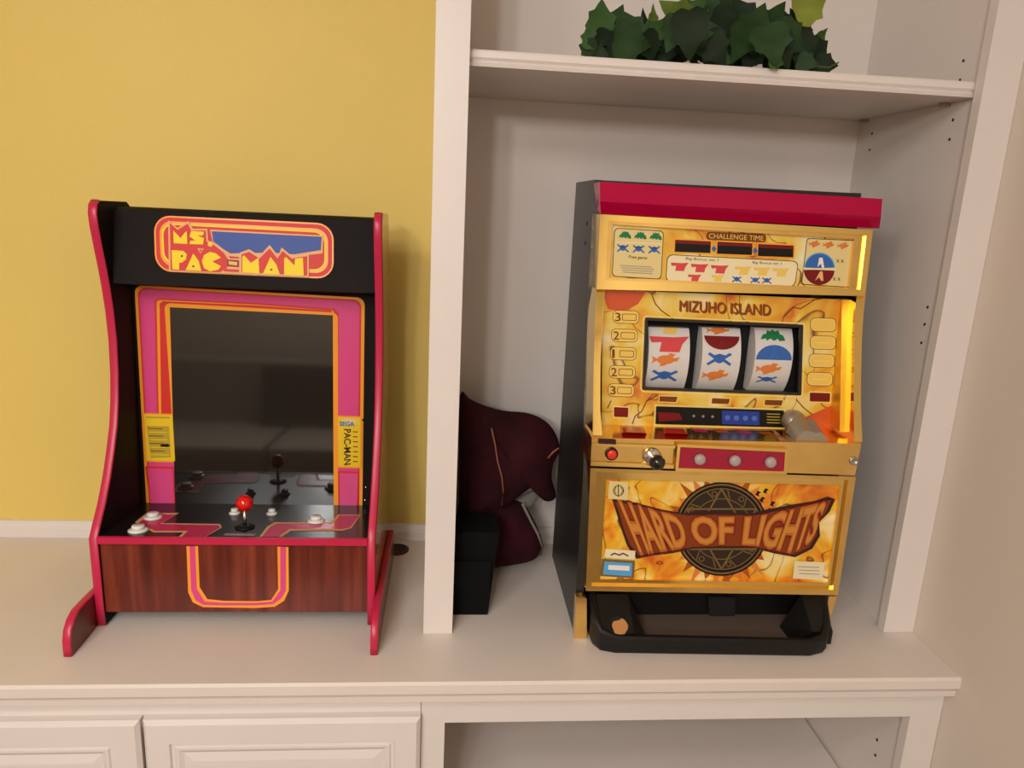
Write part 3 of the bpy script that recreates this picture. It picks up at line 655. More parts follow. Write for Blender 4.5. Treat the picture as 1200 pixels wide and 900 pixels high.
# reels
RC_Y, RC_R = .268, .080
wc = RP.p((847, 418))
obj('reel_well', box((PY(752, 415, .2).x-.01, PY(943, 420, .2).x+.012, .2355, .2385, .44, .64)), darkhole, sl)
reelm = mat('reel_strip', (218, 212, 206), .35)
def reel(xl, xr, items):
    ys = .196
    # chord facing the room at y = ys; axis behind; real depth limited by the well, so the reel is a shallow-seated drum
    x0 = PY(xl, 418, ys).x; x1 = PY(xr, 420, ys).x; zc = PY((xl+xr)/2, 424, ys).z
    R_ = .092; yc = ys + R_
    bm = bmesh.new(); n = 26; a0 = .66
    top = []
    V0 = [bm.verts.new((x0, yc-R_*math.cos(-a0+2*a0*k/n), zc+R_*math.sin(-a0+2*a0*k/n))) for k in range(n+1)]
    V1 = [bm.verts.new((x1, v.co.y, v.co.z)) for v in V0]
    for k in range(n): bm.faces.new((V0[k], V1[k], V1[k+1], V0[k+1]))
    b0 = [bm.verts.new((x0, ys+.036, V0[0].co.z)), bm.verts.new((x0, ys+.036, V0[-1].co.z))]; b1 = [bm.verts.new((x1, v.co.y, v.co.z)) for v in b0]
    bm.faces.new(V0+[b0[1], b0[0]]); bm.faces.new((V1+[b1[1], b1[0]])[::-1]); bm.faces.new((b0[0], b1[0], V1[0], V0[0])); bm.faces.new((V0[-1], V1[-1], b1[1], b0[1])); bm.faces.new((b0[1], b1[1], b1[0], b0[0]))
    ro_ = obj('reel', bm, [reelm], sl, smooth=False)
    vs_, fs, mi_, ml = [], [], [], []
    W_ = x1-x0
    for (shape, cz, sx, sz, m, cx) in items:
        if m not in ml: ml.append(m)
        for pg in (ICONS[shape] if isinstance(shape, str) else shape):
            # subdivide the outline vertically so that it hugs the drum
            P2 = [(x0+W_*(cx+(x-.5)*sx), (cz+(y-.5)*sz)) for x, y in pg]
            tr = tessellate_polygon([[Vector((p[0], p[1], 0)) for p in P2]])
            for t in tr:
                tri = [Vector(P2[k]) for k in t]
                sub = [tri]
                for _ in range(3):
                    ns = []
                    for A, B, C_ in sub:
                        ab, bc_, ca = (A+B)/2, (B+C_)/2, (C_+A)/2; ns += [(A, ab, ca), (ab, B, bc_), (ca, bc_, C_), (ab, bc_, ca)]
                    sub = ns
                for tt in sub:
                    b = len(vs_)
                    for q in tt:
                        an = max(-a0, min(a0, q.y/R_)); rr_ = R_+.0006
                        vs_.append(Vector((q.x, yc-rr_*math.cos(an), zc+rr_*math.sin(an))))
                    f = (b, b+1, b+2)
                    if (vs_[b+1]-vs_[b]).cross(vs_[b+2]-vs_[b]).y > 0: f = f[::-1]
                    fs.append(f); mi_.append(ml.index(m))
    obj('reel_symbols', (vs_, fs, mi_), ml, ro_)
HALF_UP = [[(.5+.5*math.cos(PI*k/12), 1*math.sin(PI*k/12)) for k in range(13)]]
HALF_DN = [[(.5+.5*math.cos(PI*k/12), 1-1*math.sin(PI*k/12)) for k in range(13)]]
LET = [[(.3, 0), (.45, 1), (.6, 1), (.75, 0), (.62, 0), (.52, .55), (.42, 0)]]
reel(760, 808, [('seven', .0575, .62, .018, tan, .5), ('seven', .031, .98, .028, ic_rd, .5), ('fish', .0035, .68, .024, ic_or, .42), ('crab', -.026, .66, .023, ic_bl, .44)])
reel(823, 868, [('fish', .0555, .62, .017, ic_or, .42), (HALF_DN, .033, .92, .024, dkred, .5), (LET, .035, .5, .019, ic_rd, .5), ('crab', .0045, .64, .024, ic_bl, .45), ('fish', -.025, .70, .022, ic_or, .40)])
reel(885, 929, [('frog', .047, .66, .021, grn, .46), (HALF_UP, .0165, .95, .026, ic_bl, .5), (LET, .0165, .5, .020, ltbl, .5), ('fish', -.013, .70, .022, ic_or, .40), ('crab', -.034, .55, .014, ic_bl, .42)])
# display strip under the window
dq = [(769, 476), (918.5, 481), (918.5, 501), (768, 497)]
dd = obj('display_strip', hexa([RP.p(q, .004) for q in dq], [RP.p(q, 0.0003) for q in dq]), bk, sl, bevel=.0008, label='black display strip with a blue window')
a = Art(RP)
a.ring([(767, 474), (920.5, 479), (920.5, 503), (766, 499)], dq, gline, .0008)
a.poly([(846, 481), (890, 482.5), (890, 498.5), (846, 497)], P_('deep_blue', (40, 64, 150)), .0046)
for k in range(4): a.circle((852.5+k*10.5, 489.5+k*.3), 3.2, P_('blue_digit', (84, 108, 190)), .0050, n=10)
a.poly([(771, 483), (796, 484), (800, 492), (772, 494)], dkred, .0046)
for k in range(3): a.circle((813+k*11, 487.5+k*.4), 1.6, grey, .0046, n=8)
for k in range(4): a.line([(899, 485+k*3.4), (914, 485.5+k*3.4)], 1, olive, .0046)
a.build('display_artwork', dd)
# deck
zf0 = PY(850, 517, .100)
DK = Plane(.098, PY(850, 517, .098).z, .186, PY(850, 500, .186).z)
dl, dr = PY(693.5, 513, .098), PY(1009.5, 520, .098)
dl2, dr2 = PY(692, 546, .098), PY(1002, 557, .098)
def deck_solid():
    bm = bmesh.new()
    bl_, br_ = DK.p((704, 499)), DK.p((986, 507))
    bl_ = Vector((dl.x+.003, .188, bl_.z)); br_ = Vector((dr.x-.003, .188, br_.z))
    f = [dl, dr, br_, bl_]; g = [dl2, dr2, Vector((dr2.x, .188, dr2.z)), Vector((dl2.x, .188, dl2.z))]
    return hexa(f, g, bm)
obj('button_deck', deck_solid(), gold2, sl, bevel=.003, label='gold button deck')
# mould lines on the deck front (left part)
FD = Plane(.098, .33, .098, .37)
for q in ([(694, 519), (800, 523), (800, 526), (694, 522)], [(693.5, 541), (792, 545), (792, 549), (693.5, 545)]):
    obj('deck_rib', hexa([FD.p(k, .0035) for k in q], [FD.p(k, -.002) for k in q]), gold, sl, bevel=.0012)
q = [(702, 515.5), (722, 516.2), (722, 521), (702, 520)]
obj('slot_plate', hexa([FD.p(k, .0042) for k in q], [FD.p(k, -.001) for k in q]), dk, sl)
a = Art(DK)
a.poly([(809, 501), (908, 504), (922, 517), (806, 514)], deckprint, .0006)
for k in range(4): a.poly([(812+k*25, 503+k*.9), (826+k*25, 503.4+k*.9), (830+k*26, 506.5+k*.9), (815+k*26, 506+k*.9)], rust if k % 2 else pkd, .0010)
a.build('deck_print', sl, label='pinkish printed panel')
for q in ([(728, 499), (752, 500), (756, 508), (730, 507)], [(779, 501.5), (802, 502.5), (805, 509), (780, 508)]):
    t_ = [DK.p(k, .009) for k in shrink(q, .6)]
    b_ = obj('bet_button', hexa(t_, [DK.p(k, -.001) for k in [(q[0][0]-2.5, q[0][1]-.5), (q[1][0]+2.5, q[1][1]-.5), (q[2][0]+2.5, q[2][1]+1), (q[3][0]-2, q[3][1]+1)]]), mat('red_lens', (200, 28, 34), .25, coat=.3), sl, bevel=.0012, label='red bet button')
    m_ = lerp(q[0], q[1], .5); m2 = lerp(q[3], q[2], .5)
# round red button
p = FD.p((716.5, 531.5), .0)
b_ = obj('round_button', lathe(p, FD.N, [(.0105, -.001), (.0105, .004), (.0085, .005), (.008, .003)], 24), plastic, sl, smooth=True, label='black bezel of round button')
obj('button_cap', lathe(p, FD.N, [(.0078, .002), (.0078, .006), (.006, .0075), (0, .008)], 24), redbtn, b_, smooth=True, label='orange red cap')
# start lever
p = FD.p((764, 535), .0)
lv = obj('start_lever', lathe(p, FD.N, [(.0155, -.001), (.0155, .003), (.014, .006), (.009, .008), (.005, .009), (.004, .012)], 28), chrome, sl, smooth=True, label='chrome lever collar')
ax_ = (FD.N+Vector((.15, 0, -.10))).normalized()
obj('shaft', tube([p+ax_*.006, p+ax_*.02], .003, 10), chrome, lv, smooth=True)
obj('lever_knob', lathe(p+ax_*.022, ax_, [(0, -.010)]+[(.013*math.sin(PI*k/12), -.013*math.cos(PI*k/12)) for k in range(2, 12)]+[(0, .013)], 24), mat('knob_black', (14, 13, 13), .08, coat=.6), lv, smooth=True, label='glossy black ball knob')
# stop button plate
sq = [(794, 520.5), (923.5, 526.5), (922, 556), (791.5, 552)]
pl_ = frame('stop_button_frame', sq, shrink(sq, 3.4), FD, .009, .001, gold, bev=.0015)
si = shrink(sq, 3.2)
pp = obj('stop_plate', hexa([FD.p(k, .006) for k in si], [FD.p(k, -.0005) for k in si]), maroonp, sl, label='maroon plate of the stop buttons')
for c_ in ((819.3, 537.5), (860.3, 539), (902, 541)):
    p = FD.p(c_, .006)
    obj('stop_button', lathe(p, FD.N, [(.0095, -.0005), (.0095, .005), (.0085, .008), (.006, .0098), (0, .0105)], 24), mat('grey_button', (176, 158, 152), .35), sl, smooth=True, label='round grey stop button')
p = FD.p((1000.5, 540), 0)
obj('key_lock', lathe(p, FD.N, [(.0075, -.0005), (.0075, .0025), (.005, .003), (.0045, .0015), (0, .0015)], 20), steel, sl, smooth=True)
# coin chute
bb = DK.p((953, 514)); 
bm = bmesh.new()
def arch(q, th):
    A_ = [DK.p(k, 0) for k in q]
chz = bb.z-.001
xl_, xr_ = DK.p((932, 516)).x, DK.p((973, 517)).x
yb_ = .108
hood = [(xl_, 0), (xr_, 0), (xr_-.010, .014), (xr_-.018, .022), (xl_+.036, .018), (xl_+.028, .022), (xl_+.014, .024), (xl_+.006, .014)]
obj('coin_slot', hexa([Vector((x, .112, chz+h*.75)) for x, h in hood], [Vector((x, .150, chz+.004+h*1.2)) for x, h in hood]), steel, sl, bevel=.001, label='grey metal coin slot guide')
obj('coin_chute', lathe((xl_+.020, .168, chz+.016), (0, -.35, 1), [(.020, -.004), (.020, .010), (.016, .016), (.008, .02), (0, .021)], 24), steel, sl, smooth=True)
# lower door
LD = Plane(.128, .060, .112, .33)
do = [(692, 548.5), (1003, 559), (982, 697.5), (686.5, 692.5)]
di = [(710.5, 561.5), (984.5, 569), (970, 683), (703, 679)]
dm = [(699, 553), (994, 562.5), (976, 691), (693, 687)]
frame('door_frame', do, dm, LD, .004, .02, gold2, bev=.0022, label='gold lower door frame')
frame('door_bezel', shrink(dm, -.5), di, LD, -.002, .02, gold, bev=.0012, label='polished gold inner bezel')
obj('door_back', hexa([LD.p(k, -.010) for k in do], [Vector((LD.p(k, 0).x, .150 if i > 1 else .165, LD.p(k, 0).z)) for i, k in enumerate(do)]), gold2, sl)
LA = Plane(.135, .060, .119, .33)
dpq = shrink(di, -1)
dp = obj('lower_panel', hexa([LA.p(k, 0) for k in dpq], [LA.p(k, -.0025) for k in dpq]), fire, sl, label='fiery orange printed lower panel')
a = Art(LA); C0 = (845.5, 620)
# scorched spikes round the emblem
for k in range(30):
    an = 2*PI*k/30; r1 = 62+6*((k*7) % 3)
    if -.4 < math.sin(an) < .3: continue
    a.poly([(C0[0]+54*math.cos(an-.08), C0[1]-54*math.sin(an-.08)), (C0[0]+r1*math.cos(an), C0[1]-r1*math.sin(an)), (C0[0]+54*math.cos(an+.08), C0[1]-54*math.sin(an+.08))], rust if k % 2 else ic_or, .0003)
for (x, y) in ((888, 578), (893, 585), (905, 590), (897, 575), (901, 598)): a.poly([(x-3, y+2), (x, y-3), (x+4, y-1), (x+1, y+1), (x+2, y+4)], bk, .0004)
a.circle(C0, 55, bk, .0005, n=44); a.circle(C0, 46.5, P_('umber', (50, 38, 28)), .0006, n=44); a.cring(C0, 53, 51, bronze, .0008); a.cring(C0, 48, 46.8, bronze, .0008); a.cring(C0, 36, 35, bronze, .0008)
for rot in (0, PI):
    tri = [(C0[0]+47*math.sin(rot+k*2*PI/3), C0[1]-47*math.cos(rot+k*2*PI/3)) for k in range(3)]
    a.line(tri+[tri[0]], 2.0, bronze, .0011)
for k in range(12):
    an = 2*PI*(k+.5)/12; a.line([(C0[0]+37*math.cos(an), C0[1]-37*math.sin(an)), (C0[0]+46*math.cos(an+.1), C0[1]-46*math.sin(an+.1))], 1.2, bronze, .0009)
for k in range(8):
    an = 2*PI*k/8+.2; a.cring((C0[0]+42*math.cos(an), C0[1]-42*math.sin(an)), 3.4, 2.4, bronze, .0010, n=10)
# ribbon plate and lettering
top = [(717, 584), (745, 590), (775, 598), (805, 603), (845, 604), (885, 603), (920, 597), (950, 592), (980, 584)]
bot = [(746, 652), (765, 650), (790, 647), (812, 642), (845, 641), (880, 641), (905, 646), (932, 652), (952, 643)]
a.poly([(717, 584), (745, 589), (775, 597), (805, 602), (815, 598), (845, 600), (880, 602), (898, 597), (930, 591), (955, 587), (970, 582), (979, 585), (972, 600), (960, 612), (961, 628), (952, 643), (932, 653), (905, 648), (885, 642), (845, 642), (812, 643), (790, 648), (765, 651), (746, 655), (735, 640), (728, 620), (722, 600)], dk, .0014)
a.poly([(721, 588), (745, 592), (775, 599), (805, 604), (845, 603), (885, 604), (920, 597), (950, 591), (974, 586), (968, 600), (957, 612), (957, 627), (948, 641), (931, 650), (905, 645), (880, 640), (845, 640), (812, 641), (790, 645), (765, 648), (749, 651), (738, 638), (731, 620), (726, 602)], P_('ribbon_brown', (134, 58, 20)), .0017)
def prow(rw, t):
    t = max(-.05, min(1.05, t)); f = t*(len(rw)-1); i = max(0, min(len(rw)-2, int(f))); return lerp(rw[i], rw[i+1], f-i)
topT = [(726, 589), (750, 595), (775, 602), (805, 607), (845, 607), (885, 607), (920, 601), (945, 596), (968, 590)]
botT = [(750, 647), (768, 644.5), (790, 642), (812, 637.5), (845, 636.5), (880, 637), (905, 641), (930, 646), (952, 632)]
wf = lambda s_, t_: lerp(prow(botT, s_), prow(topT, s_), t_)
a.text('HARD OF LIGHTS', None, dkred, .0020, bold=.085, warp=wf)
a.text('HARD OF LIGHTS', None, P_('copper', (190, 104, 36)), .0023, bold=.055, warp=wf)
a.text('HARD OF LIGHTS', None, P_('copper_light', (206, 136, 58)), .0026, bold=.01, warp=wf)
a.build('door_artwork', dp, label='dark round star emblem with HARD OF LIGHTS lettering')
STK = []
def sticker(q, th, parts, label):
    s_ = obj('sticker', hexa([LA.p(k, .0034) for k in q], [LA.p(k, .0028) for k in q]), parts[0], sl, label=label)
    STK.append(s_); return s_
sticker([(714, 563.5), (736.5, 565), (736, 586), (712.5, 584.5)], 0, [cream], 'cream square sticker with a round mark')
sticker([(709.5, 643), (744.5, 645.5), (744, 656), (708.5, 653.5)], 0, [cream2], 'white label strip')
sticker([(705.5, 655), (744, 657.5), (742.5, 677.5), (703.5, 675)], 0, [bronze], 'small blue and white framed label')
sticker([(931, 657.5), (967, 659), (963.5, 680), (929, 678)], 0, [cream2], 'cream label with faint print')
o2 = .0037
a = Art(LA)
a.cring((724.8, 575), 6.5, 5.6, dk, o2, n=18); a.line([(724.8, 568), (724.6, 582)], 1.1, dk, o2); a.line([(722, 571), (720, 575), (722, 579)], .8, dk, o2); a.line([(727.5, 571), (730, 575), (727.5, 579)], .8, dk, o2)
a.build('printed_mark', STK[0]); a = Art(LA)
a.line([(716, 650.5), (720, 648.5), (726, 650.5), (730, 648.5), (736, 651.5)], 1.5, dk, o2)
a.build('printed_mark', STK[1]); a = Art(LA)
a.poly([(708.5, 658), (741, 660), (740, 675.5), (706.5, 673)], ltbl, o2); a.poly([(713, 662), (738, 663.3), (737.5, 669), (712.5, 667.5)], wh, o2+.0003)
a.build('printed_mark', STK[2]); a = Art(LA)
for k in range(3): a.line([(935+k, 664+k*4), (960, 665+k*4)], .8, grey, o2)
a.build('printed_mark', STK[3])
# gold feet strips beside the tray
for q, yf in (([(675.5, 700), (687.5, 701), (687.5, 750), (673, 748)], .122), ([(965.5, 699), (981, 699), (971, 727), (962, 726)], .150)):
    A_ = [PY(k[0], k[1], yf) for k in q]
    A_[2].z = A_[3].z = .0006
    obj('corner_strip', hexa(A_, [Vector((v.x, yf+.018, v.z)) for v in A_]), gold2, sl, bevel=.001)
# coin tray
tr = thing_parent = obj('coin_tray', (lambda: (lambda bm: bm)(bmesh.new()))() if False else box((.294, .296, .11, .112, .001, .002)), plastic, sl) if False else None
def traypt(q, z): return PZ(q[0], q[1], z)
fl, fr_ = .300, .700
# outline of the tray seen from above: front corners cut, sides running back to the door
yb2 = .150
zr = .034
out_b = [(.291, yb2), (.291, .105), (.303, .083), (.330, .074), (.672, .062), (.702, .072), (.722, .100), (.734, yb2)]
def hull(zb, ztop, inset, pts):
    c_ = Vector((.51, .14))
    res = []
    for x, y in pts:
        d = Vector((x, y))-c_; l = d.length; d = d*(1-inset/l) if l else d; res.append((c_.x+d.x, c_.y+d.y))
    return res
def wallseg(p, q, z0, zp, zq, th):
    """upright wall board between p and q (plan points), top heights zp, zq, thickness inwards"""
    d = Vector((q[0]-p[0], q[1]-p[1])); n = Vector((-d.y, d.x)).normalized()*th
    c_ = Vector((.51, .14))
    if (c_-Vector(p)).dot(n) < 0: n = -n
    P3 = [Vector((p[0], p[1], z0)), Vector((q[0], q[1], z0)), Vector((q[0]+n.x, q[1]+n.y, z0)), Vector((p[0]+n.x, p[1]+n.y, z0))]
    Q3 = [Vector((p[0], p[1], zp)), Vector((q[0], q[1], zq)), Vector((q[0]+n.x, q[1]+n.y, zq)), Vector((p[0]+n.x, p[1]+n.y, zp))]
    return P3, Q3
# rim as one continuous extruded wall
def rim(pts, tops, th):
    bm = bmesh.new(); n = len(pts); O1 = []; c_ = Vector((.51, .16))
    for i, (x, y) in enumerate(pts):
        p0 = Vector(pts[max(0, i-1)]); p1 = Vector(pts[min(n-1, i+1)]); t = (p1-p0).normalized(); nn = Vector((-t.y, t.x))
        if nn.dot(c_-Vector((x, y))) < 0: nn = -nn
        xi, yi = x+nn.x*th, y+nn.y*th
        zt2 = tops[i]
        o = .006
        O1.append([bm.verts.new((x+nn.x*.004, y+nn.y*.004, .0008)), bm.verts.new((x, y, .010)), bm.verts.new((x, y, zt2-.004)), bm.verts.new((x+nn.x*.004, y+nn.y*.004, zt2)), bm.verts.new((xi-nn.x*.002, yi-nn.y*.002, zt2)), bm.verts.new((xi, yi, zt2-.003)), bm.verts.new((xi, yi, .0008))])
    for A, B in zip(O1, O1[1:]):
        for k in range(7): bm.faces.new((A[k], A[(k+1) % 7], B[(k+1) % 7], B[k]))
    bm.faces.new(O1[0][::-1]); bm.faces.new(O1[-1])
    return bm
tops = [.078, .058, .040, .033, .031, .034, .046, .080]
tray = obj('coin_tray', rim(out_b, tops, .013), plastic, sl, smooth=False, bevel=.0012, label='black plastic coin tray rim')
obj('tray_floor', box((.310, .712, .085, .190, .002, .008)), mat('tray_floor', (104, 88, 78), .3), tray, label='shiny grey-brown tray floor')
obj('tray_back', box((.292, .734, .188, .196, .001, .072)), plastic, tray)
# left ash pocket block with a round hole, right sloping arm
def sloped(x0, x1, xt0, xt1, y0, y1, z0, zf, zb):
    return hexa([Vector((x0, y0, z0)), Vector((x1, y0, z0)), Vector((x1, y1, z0)), Vector((x0, y1, z0))], [Vector((xt0, y0, zf)), Vector((xt1, y0, zf)), Vector((xt1, y1, zb)), Vector((xt0, y1, zb))])
pb_ = obj('pocket_block', sloped(.306, .392, .304, .362, .086, yb2-.004, .008, .033, .074), plastic, tray, bevel=.002)
PBp = Plane(.086, .033, yb2-.004, .074)
p = PBp.p((725, 734), .0)
obj('pocket', lathe(p, PBp.N, [(.019, -.001), (.019, .0012), (.016, .0016), (.0155, .0004)], 24), darkhole, pb_, smooth=True)
bm = bmesh.new()
lv_ = [bm.verts.new(PBp.p((727+9.5*math.cos(an)*(1+.12*math.sin(3*an)), 735-9.5*math.sin(an)*(1+.15*math.cos(5*an))), .0014)) for an in [2*PI*k/18 for k in range(18)]]
bm.faces.new(lv_); obj('worn_patch', bm, mat('bare_tan', (188, 132, 76), .7), pb_, label='bare tan patch in the round pocket')
obj('tray_arm', sloped(.652, .722, .684, .722, .090, yb2-.004, .008, .033, .076), plastic, tray, bevel=.002)
q = [(830, 699), (862, 700), (861, 723), (831, 722)]
obj('payout_chute', hexa([PY(k[0], k[1], .182) for k in q], [PY(k[0], k[1], .192) for k in q]), darkhole, tray, bevel=.0015)

# ------------------------------------------------------------------ BAG AND CASE beside the slot machine
def inflate(outline, yc, T, wob=.12, seed=3, nr=8, sub=3):
    """soft lump with a given front outline (x,z); thickness T front and back"""
    rnd = random.Random(seed); n0 = len(outline); pts = []
    for i in range(n0):
        p0, p1, p2, p3 = [Vector(outline[(i+k-1) % n0]) for k in range(4)]
        for s in range(sub):
            t = s/sub; pts.append(.5*((2*p1)+(-p0+p2)*t+(2*p0-5*p1+4*p2-p3)*t*t+(-p0+3*p1-3*p2+p3)*t**3))
    c_ = sum(pts, Vector((0, 0)))/len(pts); n = len(pts); bm = bmesh.new()
    ph = [rnd.uniform(0, 6) for _ in range(6)]
    def layer(sgn):
        R_ = []
        for k in range(1, nr+1):
            s = 1-k/nr*1.0; s = math.cos(k/nr*PI/2)
            if k == nr: R_.append([bm.verts.new((c_.x, yc+sgn*T, c_.y))]); break
            ring = []
            for i, p in enumerate(pts):
                q = c_+(p-c_)*s; an = 2*PI*i/n
                h = math.sqrt(max(0, 1-s*s))
                wv = 1+wob*(math.sin(3*an+ph[0]+4*s)+.6*math.sin(5*an+ph[1]-6*s)+.5*math.sin(q.x*90+ph[2])+.4*math.sin(q.y*110+ph[3]))*s
                ring.append(bm.verts.new((q.x, yc+sgn*T*h*wv, q.y)))
            R_.append(ring)
        return R_
    edge = [bm.verts.new((p.x, yc, p.y)) for p in pts]
    for sgn in (-1, 1):
        prev = edge
        for ring in layer(sgn):
            if len(ring) == 1:
                for i in range(n): bm.faces.new((prev[i], prev[(i+1) % n], ring[0]))
            else:
                for i in range(n): bm.faces.new((prev[i], prev[(i+1) % n], ring[(i+1) % n], ring[i]))
            prev = ring
    return bm
def xz(qs, y): return [(lambda p: (p.x, p.z))(PY(a_, b_, y)) for a_, b_ in qs]
case = thing('black_case', 'black fabric case on the worktop behind the white stile, beside the maroon bag', 'case', (.09, .27, 0))
obj('case_body', hexa([Vector(v) for v in ((.040, .200, .0008), (.116, .200, .0008), (.116, .295, .0008), (.040, .295, .0008))], [Vector(v) for v in ((.040, .212, .16), (.132, .212, .16), (.132, .295, .16), (.040, .295, .16))]), blackf, case, bevel=.012, seg=3)
obj('case_flap', box((.045, .118, .1965, .2005, .05, .11)), blackf, case, bevel=.002)
bag = thing('maroon_bag', 'slumped maroon cloth bag with tan piping between bookcase stile and slot machine', 'bag', (.15, .35, 0))
up_o = xz([(539, 466), (549, 470), (566, 478), (590, 485), (618, 487), (640, 496), (653, 512), (657, 530), (650, 545), (648, 565), (653, 585), (640, 590), (630, 572), (612, 582), (598, 592), (578, 600), (556, 608), (540, 606), (538, 540)], .34)
b1 = obj('bag_body', inflate(up_o, .358, .054, .14, 3), maroonf, bag, smooth=True)
lo_o = xz([(560, 585), (590, 588), (612, 592), (622, 605), (632, 625), (637, 642), (630, 656), (612, 663), (585, 666), (560, 666), (552, 625)], .36)
b2 = obj('bag_flap', inflate(lo_o, .375, .04, .12, 9), maroonf, bag, smooth=True)
pp_ = [PY(x, y, .296) for x, y in ((576, 502), (580, 520), (583, 540), (588, 558), (590, 575), (588, 592))]
obj('piping', tube(pp_, .0018, 6), tanf, b1, smooth=True, label='thin tan piping')
pp_ = [PY(x, y, .33) for x, y in ((612, 590), (620, 606), (630, 625), (636, 640), (633, 650))]
obj('lining_edge', tube(pp_, .003, 6), greyf, b2, smooth=True, label='grey lining edge')
lo = xz([(598, 594), (612, 584), (628, 577), (632, 584), (622, 596), (614, 600)], .37)
obj('lining', inflate(lo, .380, .006, .1, 5), greyf, bag, smooth=True, label='grey inner lining')
pp_ = [PY(x, y, .31) for x, y in ((655, 525), (648, 530), (642, 537))]
obj('piping', tube(pp_, .002, 6), tanf, b1, smooth=True, label='thin tan piping')
# the part of the bag that carries it: a soft base resting behind the flap
ba_o = xz([(560, 600), (600, 600), (608, 625), (600, 640), (560, 642)], .44)
ba_o = [(x, max(z, .002)) for x, z in [(.07, .14), (.16, .15), (.185, .08), (.18, .025), (.16, .006), (.08, .006), (.06, .05)]]
obj('bag_base', inflate(ba_o, .435, .055, .06, 4), maroonf, bag, smooth=True)

# ------------------------------------------------------------------ PLANT on the shelf
pt = thing('ivy_plant', 'dark green artificial ivy bunch lying along the top white shelf', 'plant', (.44, .30, SH_Z))
LEAF = [(0, 0), (.18, -.06), (.40, .02), (.50, .20), (.42, .38), (.46, .52), (.26, .62), (.14, .80), (0, .98)]
def leaf(c3, size, rot, tilt, m, wr=.8, yawz=0, name='leaf'):
    """heart / ivy leaf in its own plane: rot = direction of the tip in the picture plane, tilt about the leaf's cross axis"""
    outl = [(x*wr, y) for x, y in LEAF]
    bm = bmesh.new(); mid = [bm.verts.new((0, 0, y)) for y in (0, .2, .38, .55, .75)] 
    tip = bm.verts.new((0, .05, .98))
    for sg in (-1, 1):
        R_ = [bm.verts.new((sg*x, -.10*abs(x)*2 + .05*math.sin(y*9), y)) for x, y in outl[1:-1]]
        ch = mid+[tip]
        bm.faces.new((mid[0], R_[0], R_[1])); bm.faces.new((mid[0], R_[1], R_[2], mid[1])); bm.faces.new((mid[1], R_[2], R_[3], mid[2])); bm.faces.new((mid[2], R_[3], R_[4], mid[3])); bm.faces.new((mid[3], R_[4], R_[5], mid[4])); bm.faces.new((mid[4], R_[5], R_[6], tip)); 
    M = Matrix.Translation(c3) @ Matrix.Rotation(yawz, 4, 'Z') @ Matrix.Rotation(rot, 4, 'Y') @ Matrix.Rotation(tilt, 4, 'X') @ Matrix.Scale(size, 4) @ Matrix.Translation((0, 0, -.45))
    bmesh.ops.transform(bm, matrix=M, verts=bm.verts)
    lo_ = min(v.co.z for v in bm.verts); hy_ = max(v.co.y for v in bm.verts)
    if c3.y < .175: bmesh.ops.translate(bm, verts=bm.verts, vec=(0, min(0, SH_Y-.004-hy_), 0))
    else:
        ly_ = min(v.co.y for v in bm.verts)
        bmesh.ops.translate(bm, verts=bm.verts, vec=(0, max(0, SH_Y+.002-ly_), max(0, SH_Z+.002-lo_)))
    bmesh.ops.recalc_face_normals(bm, faces=bm.faces)
    return obj(name, bm, m, pt, smooth=True)
zmin = SH_Z+.002
# px centre, px size, tip direction (deg clockwise from up), y depth, material
LV = [((704, 22), 46, 4, .26, 1), ((694, 42), 34, -20, .25, 1), ((688, 56), 26, -70, .25, 0), ((722, 24), 38, 20, .28, 0), ((735, 34), 48, -25, .25, 0), ((716, 46), 44, 100, .24, 4),
      ((754, 28), 34, -12, .28, 4), ((764, 22), 36, 8, .27, 2), ((740, 54), 50, 95, .21, 0), ((770, 38), 44, 30, .26, 1), ((792, 18), 52, -60, .24, 2), ((808, 16), 48, 50, .25, 1),
      ((803, 44), 58, 172, .165, 4), ((790, 40), 44, 200, .20, 0), ((820, 36), 48, 80, .20, 0), ((830, 10), 46, 15, .27, 0), ((848, 8), 44, 35, .28, 0), ((850, 34), 52, 120, .24, 4), ((868, 50), 48, 190, .20, 0),
      ((838, 58), 44, 140, .20, 4), ((884, 32), 56, 20, .21, 0), ((902, 28), 56, 30, .23, 0), ((918, 34), 54, 60, .24, 4), ((898, 56), 50, 160, .17, 0), ((915, 66), 50, 150, .18, 4), ((925, 48), 48, 110, .21, 0),
      ((905, 74), 24, 100, .168, 1), ((942, 58), 44, 130, .22, 4), ((958, 66), 50, 100, .24, 4), ((950, 6), 52, 60, .22, 3), ((934, 26), 36, -40, .26, 4), ((960, 44), 34, 45, .24, 1), ((946, 76), 26, 100, .20, 0),
      ((760, 56), 40, 150, .23, 4), ((780, 62), 40, 80, .25, 4), ((870, 16), 44, -30, .26, 4), ((818, 60), 40, 120, .24, 4), ((750, 44), 40, 60, .28, 4), ((845, 70), 30, 100, .22, 1), ((700, 60), 30, 110, .24, 4), ((727, 62), 34, 70, .24, 4), ((935, 40), 40, 160, .26, 4), ((968, 76), 30, 90, .22, 4), ((880, 70), 40, 200, .22, 4)]
NAR = {(754, 28), (764, 22), (960, 44), (716, 46)}
for (c_, s_, ang, y, mi_) in LV:
    p = PY(c_[0], c_[1], y); dist = (p-CAM).dot(FW); size = s_/F_PX*dist*.98
    if p.z < zmin+size*.25 and y > .17: p.z = max(p.z, zmin+size*.28)
    leaf(p, size, math.radians(ang), random.uniform(-.35, .35), leafm[mi_], wr=.45 if c_ in NAR else random.uniform(.8, 1.02), yawz=random.uniform(-.4, .4))
rnd = random.Random(5)
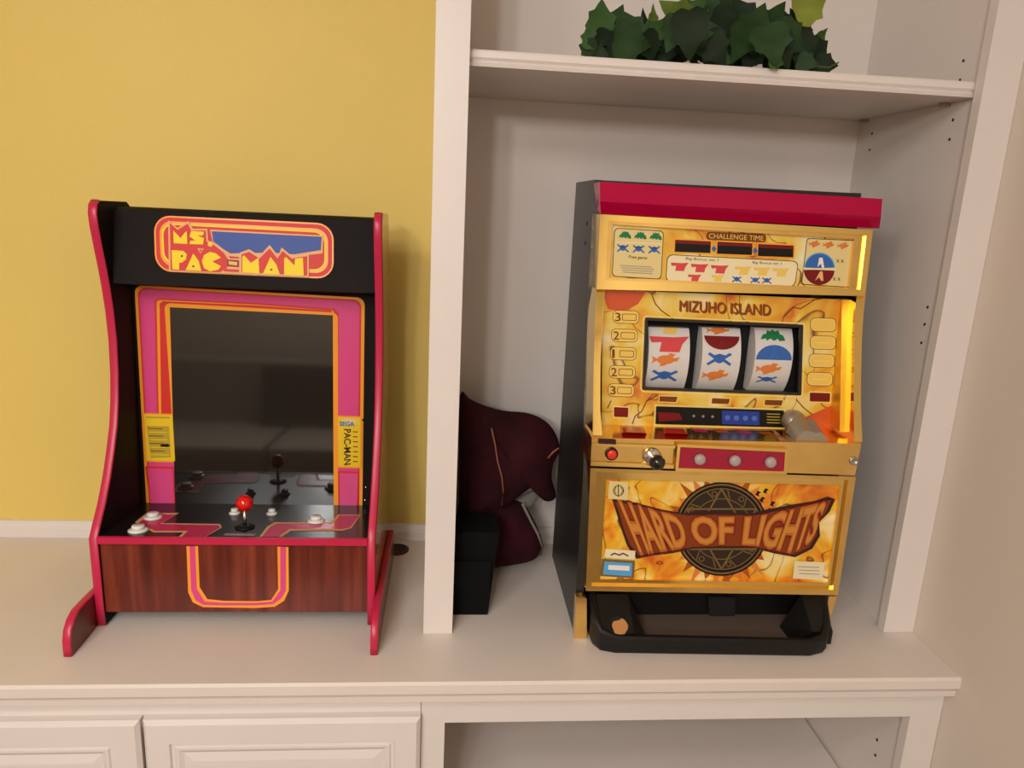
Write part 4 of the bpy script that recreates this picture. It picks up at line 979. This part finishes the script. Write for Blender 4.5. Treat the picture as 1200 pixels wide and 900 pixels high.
for k in range(40):
    px_ = rnd.uniform(700, 960); yy = rnd.uniform(.26, .36); p = PY(px_, 60, yy); p.z = SH_Z+rnd.uniform(.022, .062); 
    leaf(p, rnd.uniform(.040, .058), rnd.uniform(-2, 2), rnd.uniform(-.5, .5), leafm[rnd.choice((0, 4, 4))], yawz=rnd.uniform(-.7, .7))
def stem(qs, ys, r=.0015):
    P3 = [PY(a_[0], a_[1], y) for a_, y in zip(qs, ys)]
    for v in P3: v.z = max(v.z, SH_Z+.0045)
    obj('stem', tube(P3, r, 6), stemm, pt, smooth=True)
stem([(700, 58), (760, 50), (830, 52), (900, 50), (960, 66)], [.26]*5, .003)
stem([(930, 60), (932, 30), (944, 14)], [.24, .24, .225]); stem([(850, 50), (842, 30), (852, 8)], [.26, .26, .275]); stem([(940, 70), (950, 52), (964, 36)], [.24]*3, .0018); stem([(955, 78), (972, 79), (983, 73)], [.2]*3, .0012)
stem([(704, 55), (703, 30)], [.265]*2); stem([(820, 50), (826, 30), (830, 10)], [.265]*3)

# ------------------------------------------------------------------ SOFA in the room behind the camera (seen mirrored in the dark screen)
sofa_m = mat('sofa_fabric', (170, 158, 142), .9, bump=.4, bscale=200)
pil_m = mat('sofa_pillow_fabric', (120, 104, 94), .9)
sf = thing('sofa', 'grey upholstered sofa across the room, mirrored in the dark screen', 'sofa', (-.9, -2.9, ZF))
obj('sofa_base', box((-1.9, -.05, -3.35, -2.45, ZF+.002, ZF+.28)), sofa_m, sf, bevel=.03)
obj('sofa_back', box((-1.9, -.05, -3.45, -3.2, ZF+.29, ZF+.85)), sofa_m, sf, bevel=.06)
for x in (-2.05, -.05): obj('armrest', box((x, x+.15, -3.4, -2.45, ZF+.002, ZF+.6)), sofa_m, sf, bevel=.05)
for x in (-1.88, -.97): obj('seat_cushion', box((x, x+.88, -3.2, -2.42, ZF+.285, ZF+.44)), sofa_m, sf, bevel=.04)
tag(obj('pillow', box((-1.15, -.65, -3.17, -3.05, ZF+.445, ZF+.85)), pil_m, bevel=.05), 'brown pillow on the grey sofa across the room', 'pillow')
